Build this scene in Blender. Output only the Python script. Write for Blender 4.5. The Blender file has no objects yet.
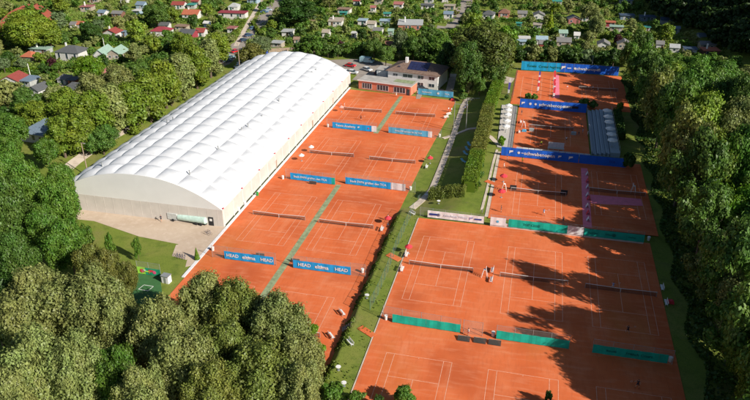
import bpy, bmesh, math, random
import numpy as np
from mathutils import Vector, Matrix
from mathutils.geometry import tessellate_polygon
PI = math.pi
rad = math.radians
SC = bpy.context.scene
COL = SC.collection
rnd = random.Random(7)

# ------------------------------------------------------------------ camera
H0 = 74.506; F = 676.0; PITCH = 0.477121; ROLL = -0.0072634; YAW = 0.241505
_cp, _sp = math.cos(PITCH), math.sin(PITCH)
_fw = np.array([0, _cp, -_sp]); _rt = np.array([1, 0, 0.]); _up = np.array([0, _sp, _cp])
_cr, _sr = math.cos(ROLL), math.sin(ROLL)
_r = _cr * _rt + _sr * _up; _u = -_sr * _rt + _cr * _up
_c, _s = math.cos(YAW), math.sin(YAW)
_R = np.array([[_c, -_s, 0], [_s, _c, 0], [0, 0, 1]])
FW, RT, UP = _R @ _fw, _R @ _r, _R @ _u
CAM = np.array([0, 0, H0])


def G(px, py, z=0.0):
    """ground point (metres) seen at a spot of the survey photograph"""
    d = FW * F + RT * (px - 375) - UP * (py - 200)
    t = (z - H0) / d[2]
    return Vector((d[0] * t, d[1] * t, z))


def PR(x, y, z=0.0):
    d = np.array([x, y, z - H0]); w = d @ FW
    return 375 + F * (d @ RT) / w, 200 - F * (d @ UP) / w, w


def mpp(x, y, z=0.0):   # metres per photo pixel
    return PR(x, y, z)[2] / F


cam = bpy.data.cameras.new('camera'); co = bpy.data.objects.new('camera', cam); COL.objects.link(co)
cam.sensor_width = 36; cam.lens = 36 * F / 750; cam.clip_end = 4000; cam.clip_start = 1
m = Matrix.Identity(4)
for i in range(3):
    m[i][0] = RT[i]; m[i][1] = UP[i]; m[i][2] = -FW[i]
m[2][3] = H0
co.matrix_world = m
SC.camera = co

# ------------------------------------------------------------------ light
EL = rad(31); AZ = rad(114)     # azimuth of the sun from +y towards +x
sdir = Vector((math.sin(AZ) * math.cos(EL), math.cos(AZ) * math.cos(EL), math.sin(EL)))
w = bpy.data.worlds.new('World'); SC.world = w; w.use_nodes = True
nt = w.node_tree
sky = nt.nodes.new('ShaderNodeTexSky'); sky.sky_type = 'NISHITA'; sky.sun_disc = False
sky.sun_elevation = EL; sky.sun_rotation = AZ; sky.altitude = 400; sky.dust_density = 0.8
bg = nt.nodes['Background']; bg.inputs[1].default_value = 0.06
nt.links.new(sky.outputs[0], bg.inputs[0])
sun = bpy.data.lights.new('sun', 'SUN'); sun.energy = 5.0; sun.angle = rad(0.53); sun.color = (1, .93, .82)
so = bpy.data.objects.new('sun', sun); COL.objects.link(so)
so.rotation_euler = sdir.to_track_quat('Z', 'Y').to_euler(); so.location = sdir * 300
vs = SC.view_settings; vs.view_transform = 'Standard'; vs.look = 'None'; vs.exposure = 0.38; vs.gamma = 1
vs.use_curve_mapping = False
SC.cycles.max_bounces = 5; SC.cycles.diffuse_bounces = 2; SC.cycles.transparent_max_bounces = 12

# ------------------------------------------------------------------ materials
MATS = {}


def mat(name, col, rough=.8, var=.12, scale=1.5, spec=.3, metal=0, alpha=None, coord='Object', bump=0, stretch=None, col2=None, detail=4):
    """procedural surface: base colour broken up by noise"""
    if name in MATS: return MATS[name]
    mt = bpy.data.materials.new(name); mt.use_nodes = True
    t = mt.node_tree; b = t.nodes['Principled BSDF']
    b.inputs['Roughness'].default_value = rough; b.inputs['Specular IOR Level'].default_value = spec
    b.inputs['Metallic'].default_value = metal
    tc = t.nodes.new('ShaderNodeTexCoord'); n = t.nodes.new('ShaderNodeTexNoise')
    n.inputs['Scale'].default_value = scale; n.inputs['Detail'].default_value = detail
    mp = t.nodes.new('ShaderNodeMapping')
    if stretch: mp.inputs['Scale'].default_value = stretch
    t.links.new(tc.outputs[coord], mp.inputs[0]); t.links.new(mp.outputs[0], n.inputs['Vector'])
    r = t.nodes.new('ShaderNodeValToRGB')
    c = col; d = col2 or [x * (1 - var) for x in c]
    hi = [min(.95, x * (1 + var)) for x in c] if not col2 else c
    r.color_ramp.elements[0].color = (*d, 1); r.color_ramp.elements[1].color = (*hi, 1)
    r.color_ramp.elements[0].position = .32; r.color_ramp.elements[1].position = .68
    t.links.new(n.outputs[0], r.inputs[0]); t.links.new(r.outputs[0], b.inputs['Base Color'])
    if bump:
        bp = t.nodes.new('ShaderNodeBump'); bp.inputs['Strength'].default_value = bump; bp.inputs['Distance'].default_value = .05
        t.links.new(n.outputs[0], bp.inputs['Height']); t.links.new(bp.outputs[0], b.inputs['Normal'])
    if alpha is not None: b.inputs['Alpha'].default_value = alpha
    MATS[name] = mt
    return mt


def noise_layers(name, base, layers, rough=.95):
    """base colour mixed by several noises: layers = [(colour, scale, lo, hi, stretch, amount)]; world metres"""
    mt = bpy.data.materials.new(name); mt.use_nodes = True; t = mt.node_tree; b = t.nodes['Principled BSDF']
    b.inputs['Roughness'].default_value = rough; b.inputs['Specular IOR Level'].default_value = .1
    tc = t.nodes.new('ShaderNodeTexCoord'); prev = None
    for (c, sc, lo, hi, st, am) in layers:
        n = t.nodes.new('ShaderNodeTexNoise'); n.inputs['Scale'].default_value = sc; n.inputs['Detail'].default_value = 5
        mp = t.nodes.new('ShaderNodeMapping'); mp.inputs['Scale'].default_value = st
        mp.inputs['Location'].default_value = (sc * 13, sc * 7, 0)
        t.links.new(tc.outputs['Object'], mp.inputs[0]); t.links.new(mp.outputs[0], n.inputs['Vector'])
        mr = t.nodes.new('ShaderNodeMapRange'); mr.inputs['From Min'].default_value = lo; mr.inputs['From Max'].default_value = hi
        mr.inputs['To Max'].default_value = am
        t.links.new(n.outputs[0], mr.inputs[0])
        mx = t.nodes.new('ShaderNodeMix'); mx.data_type = 'RGBA'
        t.links.new(mr.outputs[0], mx.inputs[0])
        if prev is None: mx.inputs[6].default_value = (*base, 1)
        else: t.links.new(prev, mx.inputs[6])
        mx.inputs[7].default_value = (*c, 1); prev = mx.outputs[2]
    t.links.new(prev, b.inputs['Base Color'])
    MATS[name] = mt
    return mt


one = (1, 1, 1)
M_grass = noise_layers('grass', (.175, .225, .038), [((.25, .245, .065), .12, .45, .7, one, .85), ((.10, .15, .024), .5, .5, .75, one, .8), ((.24, .19, .09), .07, .56, .7, one, .75), ((.26, .21, .10), .9, .62, .78, one, .5), ((.06, .09, .018), 6, .5, .7, one, .6)])
M_clay = noise_layers('clay', (.68, .152, .049), [((.73, .205, .082), .22, .42, .66, (1, .3, 1), .8), ((.50, .105, .036), .08, .47, .66, one, .85), ((.50, .17, .045), .05, .56, .72, (1.4, .6, 1), .6),
                               ((.76, .30, .16), 1.1, .50, .72, (.22, 1, 1), .4), ((.78, .32, .17), .35, .58, .78, (1, .25, 1), .35), ((.52, .12, .045), 2.3, .5, .72, (1, .2, 1), .4), ((.52, .115, .04), 8, .45, .8, one, .3)])
M_clay_d = noise_layers('clay_damp', (.52, .105, .04), [((.58, .14, .06), .25, .4, .7, (1, .35, 1), .7), ((.42, .075, .025), .09, .5, .68, one, .8), ((.46, .09, .03), 7, .45, .8, one, .25)])
M_line = mat('court_line_paint', (.78, .40, .27), var=.18, scale=3)
M_asph = noise_layers('road_asphalt', (.33, .29, .25), [((.24, .21, .19), .3, .45, .7, one, .8), ((.4, .36, .31), 3, .5, .7, one, .4)])
M_pave = noise_layers('beige_gravel', (.55, .44, .34), [((.47, .36, .27), .15, .45, .7, one, .8), ((.62, .51, .42), .8, .5, .7, one, .6), ((.4, .27, .2), 2.5, .6, .75, one, .5)])
M_path = noise_layers('gravel_path', (.62, .53, .44), [((.4, .33, .26), .5, .45, .7, one, .8)])
M_white = mat('white_paint', (.8, .79, .77), var=.04, rough=.6)
M_memb = mat('white_membrane', (.65, .665, .69), var=.06, scale=.6, rough=.45, spec=.4)
M_gable = mat('grey_membrane', (.74, .74, .73), var=.03, scale=.3, rough=.6)
M_panel = mat('beige_sheet_wall', (.60, .56, .52), var=.06, scale=.5, rough=.7)
M_cream = mat('cream_sheet_wall', (.56, .54, .50), var=.08, scale=.4, rough=.7)
M_dark = mat('dark_rubber', (.03, .03, .033), rough=.7)
M_metal = mat('galvanised_steel', (.42, .44, .44), rough=.45, metal=.5, var=.08)
M_greenm = mat('green_steel', (.05, .16, .11), rough=.5)
M_wood = mat('weathered_wood', (.36, .27, .2), var=.25, scale=3, stretch=(1, 8, 1))
M_woodg = mat('grey_planks', (.50, .47, .43), var=.2, scale=2, stretch=(8, 1, 1))
M_trunk = mat('bark', (.13, .095, .07), var=.4, scale=4, bump=.5)
M_red = mat('red_fabric', (.72, .05, .07), var=.08)
M_pink = mat('pink_carpet', (.85, .22, .30), var=.1, scale=1)
M_blue = mat('blue_banner_cloth', (.015, .32, .72), var=.07, scale=.8)
M_blue2 = mat('pale_blue_banner_cloth', (.10, .42, .66), var=.1, scale=.8)
M_royal = mat('royal_blue_banner_cloth', (.012, .12, .62), var=.08, scale=.6)
M_cyan = mat('cyan_banner_cloth', (.01, .33, .62), var=.08, scale=.6)
M_teal = mat('teal_windscreen_cloth', (.01, .42, .32), var=.15, scale=.9)
M_offw = mat('off_white_banner_cloth', (.74, .74, .76), var=.08, scale=1.5)
M_navy = mat('navy_lettering', (.03, .05, .25), var=.1)
M_dkteal = mat('dark_teal_lettering', (.005, .16, .13), var=.1)
M_glass = mat('window_glass', (.035, .05, .07), rough=.15, spec=.8, var=.3)
M_orange = mat('salmon_render', (.66, .21, .13), var=.05, scale=.8)
M_flat = mat('flat_roof_felt', (.42, .40, .37), var=.15, scale=.5)
M_tile = mat('brown_roof_tiles', (.20, .135, .105), var=.3, scale=1.2, stretch=(1, 3, 1), bump=.6)
M_solar = mat('solar_cells', (.025, .03, .085), rough=.2, spec=.8, var=.2)
M_shade = mat('dark_windscreen_net', (.06, .055, .05), alpha=.75)
M_wire = mat('chain_link', (.35, .37, .36), alpha=.10)
M_netm = mat('tennis_net_cord', (.05, .045, .045), alpha=.55)
M_skin = mat('skin', (.55, .3, .2)); M_hair = mat('brown_hair', (.08, .05, .03))
M_plast = mat('mint_tank_plastic', (.50, .66, .60), rough=.4)
M_turf = mat('artificial_turf', (.05, .15, .05), var=.1)
M_carpet = mat('green_drainage_mat', (.27, .32, .18), var=.25, scale=1.2)
M_fblue = mat('deep_blue_fence_cloth', (.02, .06, .42), var=.1)


def colmat(c, rough=.7, var=.12, kind=''):
    k = 'paint_%s_%02x%02x%02x' % (kind or 'flat', int(c[0] * 255), int(c[1] * 255), int(c[2] * 255))
    if kind == 'roof': return mat(k, c, rough=.8, var=.22, scale=1.5, stretch=(1, 4, 1))
    if kind == 'car': return mat(k, c, rough=.25, var=.03, spec=.7)
    return mat(k, c, rough=rough, var=var)


def leafmat(name):
    mt = bpy.data.materials.new(name); mt.use_nodes = True; t = mt.node_tree
    t.nodes.clear(); o = t.nodes.new('ShaderNodeOutputMaterial')
    oi = t.nodes.new('ShaderNodeObjectInfo'); ge = t.nodes.new('ShaderNodeNewGeometry')
    hsv = t.nodes.new('ShaderNodeHueSaturation'); hsv.inputs['Saturation'].default_value = 1.12
    t.links.new(oi.outputs['Color'], hsv.inputs['Color'])
    mr = t.nodes.new('ShaderNodeMapRange'); mr.inputs['To Min'].default_value = .7; mr.inputs['To Max'].default_value = 1.3
    t.links.new(ge.outputs['Random Per Island'], mr.inputs[0])
    t.links.new(mr.outputs[0], hsv.inputs['Value'])
    n = t.nodes.new('ShaderNodeTexNoise'); n.inputs['Scale'].default_value = .35
    tc = t.nodes.new('ShaderNodeTexCoord'); t.links.new(tc.outputs['Object'], n.inputs['Vector'])
    m2 = t.nodes.new('ShaderNodeMapRange'); m2.inputs['To Min'].default_value = .487; m2.inputs['To Max'].default_value = .522
    m2.inputs['From Min'].default_value = .3; m2.inputs['From Max'].default_value = .7
    t.links.new(n.outputs[0], m2.inputs[0]); t.links.new(m2.outputs[0], hsv.inputs['Hue'])
    d = t.nodes.new('ShaderNodeBsdfDiffuse'); tr = t.nodes.new('ShaderNodeBsdfTranslucent')
    gl = t.nodes.new('ShaderNodeBsdfGlossy'); gl.inputs['Roughness'].default_value = .5; gl.inputs['Color'].default_value = (1, 1, 1, 1)
    mx = t.nodes.new('ShaderNodeMixShader'); mx.inputs[0].default_value = .28
    m3 = t.nodes.new('ShaderNodeMixShader'); m3.inputs[0].default_value = .02
    t.links.new(hsv.outputs[0], d.inputs[0]); t.links.new(hsv.outputs[0], tr.inputs[0])
    t.links.new(d.outputs[0], mx.inputs[1]); t.links.new(tr.outputs[0], mx.inputs[2])
    t.links.new(mx.outputs[0], m3.inputs[1]); t.links.new(gl.outputs[0], m3.inputs[2])
    t.links.new(m3.outputs[0], o.inputs[0])
    MATS[name] = mt
    return mt


M_leaf = leafmat('leaves')


# ------------------------------------------------------------------ mesh helpers
class MB:
    def __init__(s): s.v = []; s.f = []; s.mi = []; s.mats = []

    def _m(s, mt):
        if mt not in s.mats: s.mats.append(mt)
        return s.mats.index(mt)

    def add(s, vs, fs, mt):
        o = len(s.v); s.v += [tuple(v) for v in vs]; i = s._m(mt)
        for f in fs: s.f.append([o + k for k in f]); s.mi.append(i)
        return s

    def box(s, x0, x1, y0, y1, z0, z1, mt):
        return s.add([(x0, y0, z0), (x1, y0, z0), (x1, y1, z0), (x0, y1, z0), (x0, y0, z1), (x1, y0, z1), (x1, y1, z1), (x0, y1, z1)],
                     [(0, 3, 2, 1), (4, 5, 6, 7), (0, 1, 5, 4), (1, 2, 6, 5), (2, 3, 7, 6), (3, 0, 4, 7)], mt)

    def beam(s, a, b, r0, r1, mt, n=6, cap=True):
        a, b = Vector(a), Vector(b); d = (b - a).normalized()
        q = d.to_track_quat('Z', 'Y'); vs = []
        for p, r in ((a, r0), (b, r1)):
            for k in range(n):
                vs.append(p + q @ Vector((math.cos(2 * PI * k / n) * r, math.sin(2 * PI * k / n) * r, 0)))
        fs = [(k, (k + 1) % n, n + (k + 1) % n, n + k) for k in range(n)]
        if cap: fs += [tuple(range(n - 1, -1, -1)), tuple(range(n, 2 * n))]
        return s.add(vs, fs, mt)

    def prism(s, pts, z0, z1, mt, axis='z'):
        n = len(pts)
        if axis == 'z': vs = [(x, y, z0) for x, y in pts] + [(x, y, z1) for x, y in pts]
        elif axis == 'y': vs = [(x, z0, y) for x, y in pts] + [(x, z1, y) for x, y in pts]
        else: vs = [(z0, x, y) for x, y in pts] + [(z1, x, y) for x, y in pts]
        fs = [(k, (k + 1) % n, n + (k + 1) % n, n + k) for k in range(n)] + [tuple(range(n - 1, -1, -1)), tuple(range(n, 2 * n))]
        return s.add(vs, fs, mt)

    def mesh(s, name, smooth=False):
        me = bpy.data.meshes.new(name); me.from_pydata(s.v, [], s.f)
        for mt in s.mats: me.materials.append(mt)
        me.polygons.foreach_set('material_index', s.mi)
        if smooth: me.polygons.foreach_set('use_smooth', [True] * len(me.polygons))
        bm = bmesh.new(); bm.from_mesh(me); bmesh.ops.recalc_face_normals(bm, faces=bm.faces); bm.to_mesh(me); bm.free()
        me.update(); return me

    def build(s, name, parent=None, loc=(0, 0, 0), rz=0, smooth=False):
        o = bpy.data.objects.new(name, s.mesh(name, smooth)); COL.objects.link(o)
        o.location = loc; o.rotation_euler = (0, 0, rz)
        if parent is not None: o.parent = parent
        return o


USED = {}


def tag(o, label=None, cat=None, group=None, kind=None):
    if label:
        o['label'] = label; USED.setdefault(label, []).append(o)
    if cat: o['category'] = cat
    if group: o['group'] = group
    if kind: o['kind'] = kind
    return o


def thing(name, label, cat, loc=(0, 0, 0), rz=0, group=None):
    o = bpy.data.objects.new(name, None); COL.objects.link(o); o.location = loc; o.rotation_euler = (0, 0, rz)
    o.empty_display_size = .3
    return tag(o, label, cat, group)


def copy_tree(o, parent=None):
    c = o.copy(); COL.objects.link(c); c.parent = parent
    for ch in list(o.children): copy_tree(ch, c)
    return c


PROTO = {}


def place(key, maker, loc, rz, label, group=None, cat=None):
    """first call builds the thing, later calls copy it and its parts"""
    if key not in PROTO:
        o = maker(); PROTO[key] = o
    else: o = copy_tree(PROTO[key])
    o.location = loc; o.rotation_euler = (0, 0, rz)
    o['label'] = label; USED.setdefault(label, []).append(o)
    if group: o['group'] = group
    if cat: o['category'] = cat
    return o


# ------------------------------------------------------------------ terrain
ZL = -1.3; ZC = .9


def ss(x, a, b):
    t = min(1, max(0, (x - a) / (b - a))); return t * t * (3 - 2 * t)


HA = G(612, -8); HB = G(770, 78)
_hd = (HB - HA).normalized(); _hn = Vector((-_hd.y, _hd.x, 0))
if _hn.dot(Vector((1, 1, 0))) < 0: _hn = -_hn


def hilld(x, y): return (Vector((x, y, 0)) - Vector((HA.x, HA.y, 0))).dot(_hn)


def Z(x, y):
    # left terrace, bank, right terrace, upper courts, garden beyond
    if y < 134.5:
        z = ZL + (0 - ZL) * max(0, min(1, (x + 28.5) / 1.15))
    else:
        bank = ZL + (0 - ZL) * max(0, min(1, (x + 28.5) / 1.15))
        t = ss(x, -25, -13)
        up = ZL + (ZC - ZL) * t
        z = bank + (up - bank) * ss(y, 134.8, 140 if x < -9 else 135.9)
    far = ss(y, 224 if x < -26 else 256, 262 if x < -26 else 285)
    z = z * (1 - far)
    if x < -112: z = z + (0 - z) * ss(-x, 112, 125)
    d = hilld(x, y)
    if d > 0: z += min(70, d * .55)
    return z


def ticks(lo, hi, dense):
    a = [lo]; x = lo
    while x < hi:
        st = 60
        for (p, q, s_) in dense:
            if p <= x < q: st = s_
        x = min(hi, x + st)
        a.append(x)
    return a


xs = ticks(-1500, 1500, [(-420, -130, 15), (-130, -30, 1.0), (-30, -22, .3), (-22, 60, 1.0), (60, 300, 12)])
ys = ticks(-400, 2200, [(40, 260, 1.0), (260, 600, 12)])
nx, ny = len(xs), len(ys)
vs_ = [(x, y, Z(x, y) + (.10 * math.sin(y * 1.3 + math.sin(y * .37) * 3) * math.sin(x * 2.1) if -28.8 < x < -26.6 and y < 134 else 0) - (.08 if 70 < y < 256 and -66 < x < 31 else .0)) for y in ys for x in xs]
fs_ = [(j * nx + i, j * nx + i + 1, (j + 1) * nx + i + 1, (j + 1) * nx + i) for j in range(ny - 1) for i in range(nx - 1)]
me = bpy.data.meshes.new('ground'); me.from_pydata(vs_, [], fs_); me.materials.append(M_grass)
me.polygons.foreach_set('use_smooth', [True] * len(me.polygons))
gr = bpy.data.objects.new('ground', me); COL.objects.link(gr); gr['kind'] = 'structure'


def poly_sheet(name, pts, off, mt, drape=True, z=None, step=2.0, skirt=.12):
    bm = bmesh.new()
    tri = tessellate_polygon([[Vector((p[0], p[1], 0)) for p in pts]])
    vv = [bm.verts.new((p[0], p[1], 0)) for p in pts]
    for t in tri:
        try: bm.faces.new([vv[k] for k in t])
        except ValueError: pass
    if drape:
        for ax in (0, 1):
            lo = min(p[ax] for p in pts); hi = max(p[ax] for p in pts); st = step
            if hi - lo > 300: st = 8
            c = math.floor(lo / st) * st + st
            while c < hi:
                no = [0, 0, 0]; no[ax] = 1; cc = [0, 0, 0]; cc[ax] = c
                bmesh.ops.bisect_plane(bm, geom=bm.verts[:] + bm.edges[:] + bm.faces[:], plane_co=cc, plane_no=no)
                c += st
    for v in bm.verts: v.co.z = (Z(v.co.x, v.co.y) if z is None else z) + off
    r = bmesh.ops.extrude_face_region(bm, geom=bm.faces[:])
    for e in r['geom']:
        if isinstance(e, bmesh.types.BMVert): e.co.z -= skirt
    bmesh.ops.recalc_face_normals(bm, faces=bm.faces)
    me = bpy.data.meshes.new(name); bm.to_mesh(me); bm.free(); me.materials.append(mt)
    o = bpy.data.objects.new(name, me); COL.objects.link(o); o['kind'] = 'structure'
    return o


def rect(x0, x1, y0, y1): return [(x0, y0), (x1, y0), (x1, y1), (x0, y1)]


def strip(px, wdt, z=0):
    """polygon along a centre line of photo spots, width in metres (one number or one per point)"""
    P = [G(*p, z) for p in px]; L, Rr = [], []
    for i, p in enumerate(P):
        a = P[max(0, i - 1)]; b = P[min(len(P) - 1, i + 1)]
        d = (b - a).normalized(); n = Vector((-d.y, d.x, 0)); w_ = (wdt if not isinstance(wdt, (list, tuple)) else wdt[i]) / 2
        L.append((p.x + n.x * w_, p.y + n.y * w_)); Rr.append((p.x - n.x * w_, p.y - n.y * w_))
    return L + Rr[::-1]


XE = -28.6
clayL = poly_sheet('clay_ground', [(-64.3, 60), (XE + .3, 60), (XE + .2, 110), (XE + .3, 134), (XE + 1.0, 170), (-26.2, 200), (-25.6, 220.2), (-64.3, 224.0)], 0, M_clay, drape=False, z=ZL)
clayR = poly_sheet('clay_ground', rect(-22.6, 27.2, 50, 133.6), 0, M_clay, drape=False, z=0)
clayC = poly_sheet('clay_ground', rect(-7.2, 29.0, 135.6, 173.6), 0, M_clay, drape=False, z=ZC)
clayD = poly_sheet('clay_ground', rect(-4.3, 16.4, 176.6, 211.6), 0, M_clay, drape=False, z=ZC)
clayE = poly_sheet('clay_ground', rect(-7.2, 30.2, 214.6, 253.4), 0, M_clay, drape=False, z=ZC)

ROWY = [89.4, 128.6, 165.9, 203.0]


def court_lines(cx, cy, z, single_only=False):
    mb = MB(); W, S, L, V = 5.485, 4.115, 11.885, 6.4; t = .04

    def ln(x0, y0, x1, y1):
        mb.add([(min(x0, x1) - t, min(y0, y1) - t, 0), (max(x0, x1) + t, min(y0, y1) - t, 0), (max(x0, x1) + t, max(y0, y1) + t, 0), (min(x0, x1) - t, max(y0, y1) + t, 0)], [(0, 1, 2, 3)], M_line)
    ln(-W, L, W, L); ln(-W, -L, W, -L)
    for x in (-W, W): ln(x, -L + 2.2 * t, x, L - 2.2 * t)
    for x in (-S, S): ln(x, -L + 2.2 * t, x, L - 2.2 * t)
    for y in (-V, V): ln(-S + 2.2 * t, y, S - 2.2 * t, y)
    ln(0, -V + 2.2 * t, 0, V - 2.2 * t)
    for sg in (-1, 1): ln(0, sg * (L - 2.2 * t), 0, sg * (L - .3))
    o = mb.build('court_marking', loc=(cx, cy, z + .008)); o['kind'] = 'structure'


def mk_net():
    r = thing('tennis_net', '', 'tennis net')
    n = 12; mb = MB(); tp = MB()
    for i in range(n):
        a = -6.4 + 12.8 * i / n; b = -6.4 + 12.8 * (i + 1) / n
        h = lambda x: 1.07 - .156 * max(0, 1 - abs(x) / 6.4) ** 1
        mb.add([(a, 0, .03), (b, 0, .03), (b, 0, h(b) - .05), (a, 0, h(a) - .05)], [(0, 1, 2, 3)], M_netm)
        tp.add([(a, -.03, h(a) - .07), (b, -.03, h(b) - .07), (b, .03, h(b) - .07), (a, .03, h(a) - .07), (a, -.03, h(a)), (b, -.03, h(b)), (b, .03, h(b)), (a, .03, h(a))],
               [(0, 1, 5, 4), (3, 2, 6, 7), (4, 5, 6, 7), (0, 3, 2, 1)], M_white)
    mb.build('netting', r); tp.build('tape', r)
    MB().box(-.04, .04, -.035, .035, .02, .85, M_white).build('centre_strap', r)
    for x in (-6.42, 6.42):
        MB().beam((x, 0, 0), (x, 0, 1.12), .055, .055, M_metal, 8).build('post', r)
    return r


COURTS = [(-54.8, 89.4, ZL, 'in the lowest row of orange courts, hall side'), (-38.5, 89.2, ZL, 'on the court just below the HEAD banners, path side'),
          (-54.8, 128.8, ZL, 'on the court beside the hall corner door'), (-38.5, 128.5, ZL, 'on the court between HEAD and white-ended blue banners'),
          (-53.4, 166.3, ZL, 'on the court with white parasols along the hall wall'), (-35.9, 165.7, ZL, 'on the court level with the blue loungers'),
          (-54.0, 203.0, ZL, 'on the court in front of the salmon clubhouse'), (-36.4, 202.6, ZL, 'on the court in front of the white house banner'),
          (-14.6, 113.9, 0, 'on the sunny court next to the grass bank'), (3.6, 113.6, 0, 'on the half shaded court between two teal screens'),
          (19.7, 113.4, 0, 'on the shaded court with two players near the woods'),
          (-14.0, 74.6, 0, ''), (2.9, 74.3, 0, ''), (19.6, 74.2, 0, ''),
          (3.4, 150.2, ZC, 'with black end boards on the red parasol court'), (21.8, 154.4, ZC, 'on the dark court crossed by the pink carpet'),
          (5.9, 194.2, ZC, 'on the stand court between terrace and grandstand'), (21.2, 235, ZC, 'on the far shaded court right of red flags')]
for i, (cx, cy, cz, lb) in enumerate(COURTS):
    court_lines(cx, cy, cz)
    if i in (15,):
        pass
    if lb and PR(cx, cy, cz)[1] < 400:
        place('net', mk_net, (cx, cy, cz), 0, 'dark tennis net ' + lb, 'tennis nets across the courts')
court_lines(-.5 + 3, 235, ZC) if False else None
mk = MB()
for x in (-3.5, 0, 3.2, 6.2):
    mk.box(x, x + .09, 222, 246, 0, .004, M_line)
mk.build('court_marking', loc=(-1, 0, ZC + .008))['kind'] = 'structure'

# green drainage strips between the left courts
for (y0, y1, x0, x1) in ((60, 148.5, -47.0, -46.0), (185, 220.5, -45.4, -44.6)):
    poly_sheet('drainage_strip', [(x0 - .6, y0), (x0 + .9, y0), (x1 + .6, y1), (x1 - .7, y1)], .012, M_carpet, drape=False, z=ZL, skirt=.01)

# pink carpets on the upper right court, and on the top court
cA = [G(581, 168, ZC), G(587.5, 168.5, ZC), G(592, 228, ZC), G(583, 227, ZC)]
poly_sheet('pink_carpet', [(p.x, p.y) for p in cA], .014, M_pink, drape=False, z=ZC, skirt=.01)
cB = [G(591, 203.5, ZC), G(590, 194.5, ZC), G(641, 199, ZC), G(643, 206, ZC)]
poly_sheet('pink_carpet', [(p.x, p.y) for p in cB], .018, M_pink, drape=False, z=ZC, skirt=.01)
cC = [G(554, 75, ZC), G(559, 75, ZC), G(559.5, 98, ZC), G(553.5, 98, ZC)]
poly_sheet('pink_carpet', [(p.x, p.y) for p in cC], .014, M_pink, drape=False, z=ZC, skirt=.01)

# ------------------------------------------------------------------ paved surfaces
poly_sheet('gravel_yard', [(-125, 119), (-112, 121.8), (-65, 121.8), (-64.6, 106), (-66, 104.5), (-68, 110), (-72, 112.5), (-82, 113.5), (-96, 117.5), (-112, 117), (-125, 112)], .03, M_pave)
poly_sheet('gravel_yard', [(p.x, p.y) for p in (G(176, 245, ZL), G(192, 243, ZL), G(197, 252, ZL), G(186, 260, ZL), G(172, 256, ZL))], .045, M_pave)
poly_sheet('kerb_strip', rect(-65.0, -64.35, 101, 226), .10, M_offw, drape=False, z=ZL, skirt=.2)
poly_sheet('gravel_path', strip([(20, 195), (55, 176), (75, 160), (98, 144), (122, 130), (150, 110), (170, 96), (190, 80), (205, 70), (215, 60)], 3.2, 0), .04, M_path)
poly_sheet('road', strip([(196, 70), (216, 62), (232, 52), (240, 45), (252, 34), (262, 22), (270, 12), (280, 2), (286, -6)], [10, 12, 9, 8, 7, 7, 9, 9, 9], 0), .05, M_asph)
poly_sheet('gravel_path', strip([(236, 46), (243, 33), (249, 22), (256, 10), (262, 0)], 2.2, 0), .07, M_path)
poly_sheet('road', strip([(437, 27), (452, 27.5), (459, 18), (464, 8), (466, -4)], [6, 7, 8, 8, 8], 0), .05, M_asph)
poly_sheet('car_park', [(p.x, p.y) for p in (G(325, 60), G(352, 59), G(372, 60), G(392, 64), G(396, 74), G(386, 80), G(352, 77), G(357, 73))], .04, M_asph)
poly_sheet('pavement', [(p.x, p.y) for p in (G(416, 98, -1), G(418, 84, -1), G(444, 89, -1), G(443, 91, -1), G(424, 90, -1), G(420, 98, -1))], .05, M_asph)
poly_sheet('garden_path', strip([(446, 95), (450, 88), (452, 80), (453, 75)], 2.6, -.8), .05, M_path)
poly_sheet('garden_path', strip([(467, 99.5), (463, 106), (459, 118), (454, 134), (448, 150), (441, 168), (432, 190), (422, 200), (412, 208)], 1.7, ZL + .1), .05, M_path)
poly_sheet('garden_path', strip([(443, 137), (454, 134.5), (468, 132), (479, 133)], 1.3, -.9), .055, M_path)
poly_sheet('garden_path', strip([(497, 150), (494, 160), (491, 172), (487, 190), (481, 213)], .6, .75), .03, M_path)
poly_sheet('garden_path', strip([(478, 133), (490, 138), (500, 148)], 1.4, .4), .035, M_path)
poly_sheet('garden_path', strip([(486, 181), (499, 186)], 1.5, .8), .05, M_clay)
poly_sheet('garden_path', strip([(388, 254), (400, 260)], 1.5, 0), .03, M_clay)
poly_sheet('garden_path', strip([(360, 327), (374, 336)], 1.3, 0), .03, M_clay)
poly_sheet('mowing_edge', rect(-22.85, -22.65, 60, 133.6), .02, M_path, drape=False, z=0)
poly_sheet('mowing_edge', rect(-8.0, -7.25, 136, 174), .02, M_path, drape=False, z=ZC)
# worn bare patches
for q in ((505, 80), (496, 72)):
    p = G(*q, .9); poly_sheet('bare_earth', [(p.x + math.cos(a) * (3 + (k % 3)), p.y + math.sin(a) * (4 + (k % 2))) for k, a in enumerate([i * PI / 5 for i in range(10)])], .012, M_path, skirt=.02)

# ------------------------------------------------------------------ tennis hall
HX0, HX1, HY0, HY1 = -107.5, -65.4, 122.0, 229.0
hxc = (HX0 + HX1) / 2; hw = (HX1 - HX0) / 2; EAV = 3.0


def arc(t): return EAV + 6.6 * (1 - abs(t) ** 2.25)


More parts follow.
